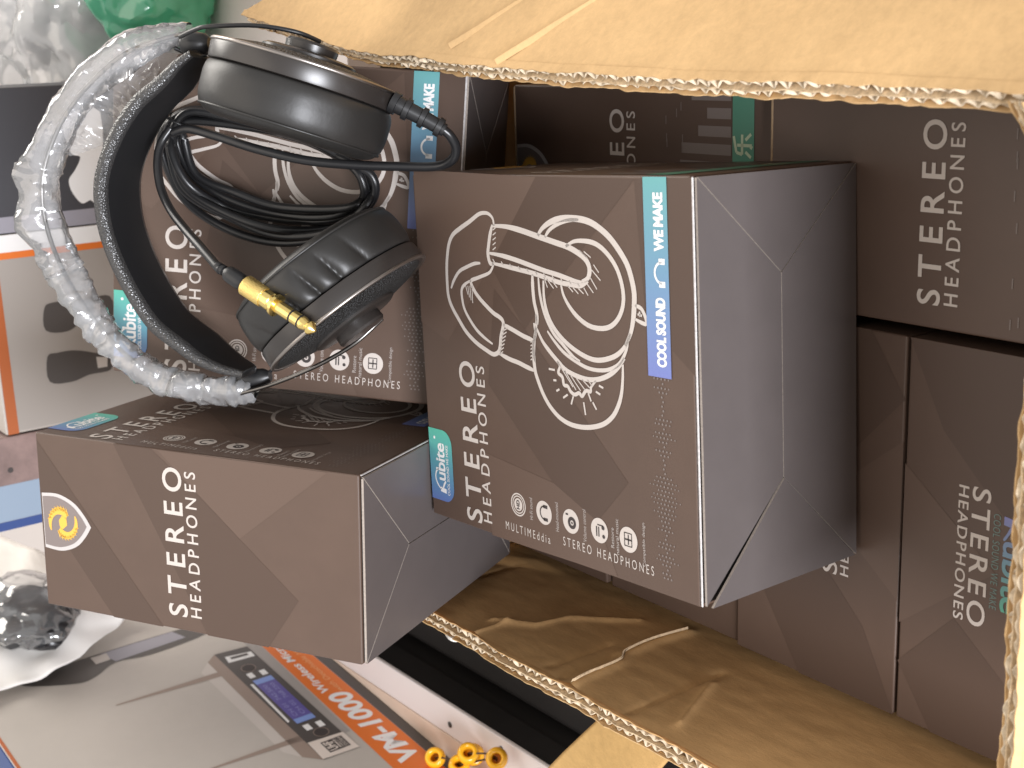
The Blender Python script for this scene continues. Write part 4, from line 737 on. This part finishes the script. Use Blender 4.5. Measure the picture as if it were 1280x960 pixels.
# ------------------------------------------------------------------ microphone carton beside (printed face with receiver)
nv, uv, ov = V((.9945, -.1045, 0)), V((.1045, .9945, 0)), V((-.45, .3, 0))
def vmbox():
    u0, u1, z0, z1, dp = .06, .56, WZ+.0008, .694, .11
    Fv = frame((0, 0, 0), (1, 0, 0), (0, 0, 1), (0, -1, 0))       # local: x=u, y=depth, z=up
    mw = Matrix(((uv.x, -nv.x, 0, ov.x), (uv.y, -nv.y, 0, ov.y), (0, 0, 1, 0), (0, 0, 0, 1))) @ Matrix.Translation((u0, 0, z0))
    t = empty('microphone_box', mw, 'white box printed with a microphone receiver and a broad orange lettered band', 'box')
    link('body', boxmesh('body', (0, 0, 0), (u1-u0, dp, z1-z0), vmface, .0015), None, t)
    sh = lambda P: [(p[0]-u0, p[1]-z0) for p in P]
    def pr(name, vf, layer, m_, parent=t): return link(name, lay(name, vf, Fv, layer, m_), None, parent)
    d_ = VM
    W_ = u1-u0
    bt = .0447; z_b = z0
    pr('orange_band', poly(sh([(.08, .4125), (.52, .4155), (.52, .4440), (.08, .4490)])), 2, orange)
    pr('dark_band', poly(sh([(.08, .4030), (.55, .4030), (.55, .4150), (.08, .4120)])), 1, charcoal)
    pr('grey_band', poly(sh([(.245, .4490), (.52, .4440), (.52, .4565), (.245, .4560)])), 1, greyink)
    pr('title_lettering', text('VM-1000', .1815-u0, .4190-z0, .3030-u0, .4395-z0, .035, 1.0, .15), 3, white_ink)
    pr('subtitle_lettering', text('Wireless Microphone', .3085-u0, .4295-z0, .448-u0, .4400-z0, .02, 1.0, .15), 3, white_ink)
    pr('tagline_lettering', text('with Detachable Multi-Antenna', .303-u0, .4215-z0, .44-u0, .4265-z0, 0, 1.0, .15), 3, mat('pale_orange_ink', (.80, .42, .20), .5))
    link_p = pr('receiver_print', poly(sh(d_['panel'])), 3, charcoal)
    pr('receiver_side', poly(sh([(.413, .4995), (.4225, .4885), (.2217, .4879), (.235, .5005)])), 2, brownink)
    pr('receiver_shadow', poly(sh([(.235, .5005), (.413, .4995), (.40, .512), (.25, .510)])), 1, greylight)
    pr('screen', rect(.279-u0, .4628-z0, .361-u0, .4808-z0), 4, screenm, link_p)
    [pr('screen_edge', rect(a_-u0, .4628-z0, b_-u0, .4808-z0), 5, screenl, link_p) for a_, b_ in ((.353, .361), (.279, .2865))]
    pr('screen_lettering', merge([text('CH 01  742.500', .290-u0, .4735-z0, .349-u0, .4775-z0), text('CH 02  768.250', .290-u0, .4665-z0, .349-u0, .4705-z0)]), 5, mat('screen_pale', (.30, .30, .58), .4), link_p)
    pr('label_bar', poly(sh(d_['bar'])), 4, white_ink, link_p)
    s_ = pr('switch_print', poly(sh(d_['slot'])), 4, white_ink, link_p); pr('switch_rocker', poly([(.4035-u0, .463-z0), (.4075-u0, .463-z0), (.4090-u0, .4795-z0), (.405-u0, .4795-z0)]), 5, charcoal, link_p)
    for p in sh(d_['btn']): pr('button_print', rect(p[0]-.0045, p[1]-.0028, p[0]+.0045, p[1]+.0028), 4, white_ink, link_p)
    for p in sh(d_['knob']): pr('knob_print', disc(p, .0065, 24), 4, dark_ink, link_p); pr('knob_ring', disc(p, .0067, 24, .0061), 5, brownink, link_p)
    st_ = pr('sticker', poly(sh(d_['sticker'])), 6, mat('sticker_white', (.68, .60, .54), .5)); pr('sticker_block', rect(.2265-u0, .4595-z0, .2430-u0, .4790-z0), 7, dark_ink, st_)
    pr('sticker_lettering', merge([text('UHF', .2280-u0, .4695-z0, .2415-u0, .4780-z0, .03), rect(.228-u0, .4675-z0, .2415-u0, .4684-z0), text('DIVERSITY', .228-u0, .4645-z0, .2415-u0, .4668-z0), text('SYSTEM', .228-u0, .4605-z0, .2415-u0, .4638-z0)]), 8, mat('sticker_white', (.68, .60, .54), .5), st_)
    for P in (d_['ant1'], d_['ant2']):
        (a0, b0), (a1, b1) = sh(P); pr('antenna_print', poly([(a0-.0008, b0), (a1-.0042, b1), (a1+.0042, b1), (a0+.0008, b0)]), 2, brownink)
    pr('microphone_print', poly([tuple(q[:2]) for q in catmull([V((*q, 0)) for q in sh(d_['mic'])], 4, True)]), 2, charcoal); pr('handle_print', poly(sh(d_['micblue'])), 3, bluegrey); pr('handle_label', poly(sh(d_['lab'])), 4, greylight)
    pr('top_line', rect(.0, z1-z0-.0035, W_, z1-z0-.0005), 2, orange2)
    link('lid', boxmesh('lid', (.0005, .001, z1-z0), (W_-.0005, dp-.001, z1-z0+.0012), navy, 0), None, t)
vmbox()
# ------------------------------------------------------------------ yellow beads on wire
bd = empty('bead_ornament', Matrix.Translation(V(BEADS[4])-V((0, 0, .02))), 'yellow plastic ring beads threaded on dark wire on the worktop', 'ornament')
bi = bd.matrix_world.inverted(); prev = None
view = (V(CAM)-V(BEADS[0])).normalized()
for i, q in enumerate(BEADS):
    ring = autosmooth(lathe('bead', [(.0030, -.0032), (.0045, -.0038), (.0060, -.0028), (.0066, 0), (.0060, .0028), (.0045, .0038), (.0030, .0032), (.0027, 0), (.0030, -.0032)], yellow, 28), 80)
    dirn = (view+V((.5*math.sin(i*2.1), .3*math.cos(i*1.7), .25*math.sin(i*3)))).normalized(); qm = dirn.to_track_quat('Z', 'X').to_matrix().to_4x4(); qm.translation = V(q)
    link('bead', ring, None, bd, bi @ qm @ Matrix.Diagonal((1.3, 1.3, 1.5, 1)))
for a, b in ((0, 4), (4, 1), (1, 3), (4, 3), (0, 6), (6, 5), (4, 7), (3, 8), (1, 2), (7, 8)):
    A_, B_ = V(BEADS[a]), V(BEADS[b]); mid = (A_+B_)/2-V((0, 0, .005)); v, f = tube_vf(catmull([A_, mid, B_], 6), .0008, 6); link('bead_wire', me('bead_wire', [bi @ p for p in v], f, wire_m, True), None, bd)
# ------------------------------------------------------------------ things behind
YB = .75
def upright_box(name, x0, x1, zt, dp, m_, label, cat='box'):
    t = empty(name, Matrix.Translation((x0, YB, WZ+.0008)), label, cat)
    link('body', boxmesh('body', (0, 0, 0), (x1-x0, dp, zt-WZ), m_, .0012), None, t); return t
Fy = lambda x0: frame((0, 0, 0), (1, 0, 0), (0, 0, 1), (0, -1, 0))
def pb(t, name, P, layer, m_):
    if len(P) > 5: P = catmull(P, 4, True)
    return link(name, lay(name, poly([(p[0]-t.location.x, p[2]-t.location.z) for p in P]), Fy(0), layer, m_), None, t)
ze = bg_e_tl[2]+.002
te = upright_box('microphone_box', -.170, -.004, ze, .12, vmface, 'white box printed with two dark hand microphones behind the headband')
def rx(t, name, x0, z0, x1, z1, layer, m_): return link(name, lay(name, rect(x0-t.location.x, z0-t.location.z, x1-t.location.x, z1-t.location.z), Fy(0), layer, m_), None, t)
rx(te, 'orange_edge', -.170, ze-.010, -.026, ze-.001, 2, orange2); rx(te, 'orange_line', -.0240, WZ+.01, -.0185, ze, 3, orange); rx(te, 'white_margin', -.0185, WZ+.01, -.0045, ze, 2, white_ink); rx(te, 'grey_field', -.168, WZ+.01, -.024, ze-.010, 1, mat('warm_grey_ink', (.36, .325, .295), .4))
for P in BGMIC: pb(te, 'microphone_print', P, 4, charcoal)
for P in BGLAB: pb(te, 'handle_label', P, 5, greylight)
td = upright_box('dark_box', -.003, .112, .66, .10, dkpanel, 'black box with a white printed figure behind the plastic sleeve')
pb(td, 'white_figure', BGWHITE, 2, white_ink)
rx(td, 'pale_edge', -.003, WZ+.01, .010, .655, 2, bluegrey)
tf = upright_box('blue_box', -.252, -.1715, .672, .10, pinkbrown, 'box with mauve face and pale blue and navy stripes behind the leaning box')
rx(tf, 'blue_stripe', -.2438, WZ+.01, -.2125, .671, 2, paleblue); rx(tf, 'navy_stripe', -.2515, WZ+.01, -.2440, .671, 2, navy)
for i, (x_, z_) in enumerate(((-.186, .612), (-.200, .640), (-.192, .655))): link('hole_print', lay('hole_print', disc((x_+.252, z_-WZ-.0008), .0032-.0008*i, 18), Fy(0), 3, dark_ink), None, tf)
def blob(name, c, rad, m_, label, cat, amp=.35, fr=14, sub=6, seed=0, base=None):
    bm = bmesh.new(); bmesh.ops.create_icosphere(bm, subdivisions=sub, radius=1)
    for v in bm.verts:
        d = v.co.normalized(); q = d*fr*.10+V((seed, seed*.7, 0))
        a = noise.noise(q*1.5); vd = noise.voronoi(q*1.6)[0]; v2_ = noise.voronoi(q*3.6)[0]
        r = 1+amp*(.55*a+.50*(vd[1]-vd[0])-.30+.22*(v2_[1]-v2_[0])); v.co = V((d.x*rad[0]*r, d.y*rad[1]*r, d.z*rad[2]*r))
        if base is not None: v.co.z = max(v.co.z, base)
    ms = bpy.data.meshes.new(name); bm.to_mesh(ms); bm.free(); ms.materials.append(m_); ms.polygons.foreach_set('use_smooth', [True]*len(ms.polygons)); autosmooth(ms, 40)
    o_ = bpy.data.objects.new(name, ms); col.objects.link(o_); o_.location = c
    return tag(o_, label, cat)
blob('plastic_bag', (.165, .93, .478), (.105, .09, .082), bag_m, 'crumpled clear plastic bag shining in the bright corner', 'bag', .5, 13, 5, 2, -.075)
blob('packed_parcel', (.165, .95, .462), (.07, .06, .055), mat('parcel_white', (.80, .79, .77), .6, vary=.2, vscale=22), 'pale parcel inside the clear plastic bag', 'parcel', .3, 12, 5, 8, -.055)
blob('green_bag', (.196, .80, .452), (.062, .05, .062), green_bag, 'glossy green plastic bag behind the upper headphone cup', 'bag', .38, 10, 5, 5, -.044)
tn = link('small_carton', boxmesh('small_carton', (0, 0, 0), (.30, .18, .055), kraft_out, .002)); tn.location = (.20, .575, WZ+.0008); tag(tn, 'plain tan carton behind the top flap', 'carton')
# white packing sheet and a bag of dark parts hung over the printed box
rows = [catmull(r, 6) for r in PAPER]; rows = [list(c) for c in zip(*[catmull(list(c), 6) for c in zip(*rows)])]
v = [p+V((.006, -.003, .004))*noise.noise(p*38) for r in rows for p in r]; nu = len(rows[0])
f = [(i*nu+k, i*nu+k+1, (i+1)*nu+k+1, (i+1)*nu+k) for i in range(len(rows)-1) for k in range(nu-1)]
ob = link('packing_sheet', me('packing_sheet', v, f, paper, True)); md = ob.modifiers.new('s', 'SOLIDIFY'); md.thickness = .001
tag(ob, 'white packing sheet hanging over the orange banded box behind the leaning box', 'sheet')
bx = V(BAG_DARK)
blob('plastic_bag', bx, (.034, .060, .050), bag_t, 'small clear bag of black parts beside the leaning box', 'bag', .45, 11, 4, 11)
blob('black_parts', bx-V((.006, .002, .004)), (.026, .054, .040), mat('black_parts', (.018, .018, .02), .3), 'black parts packed in the small clear bag', 'parts', .4, 14, 4, 4)
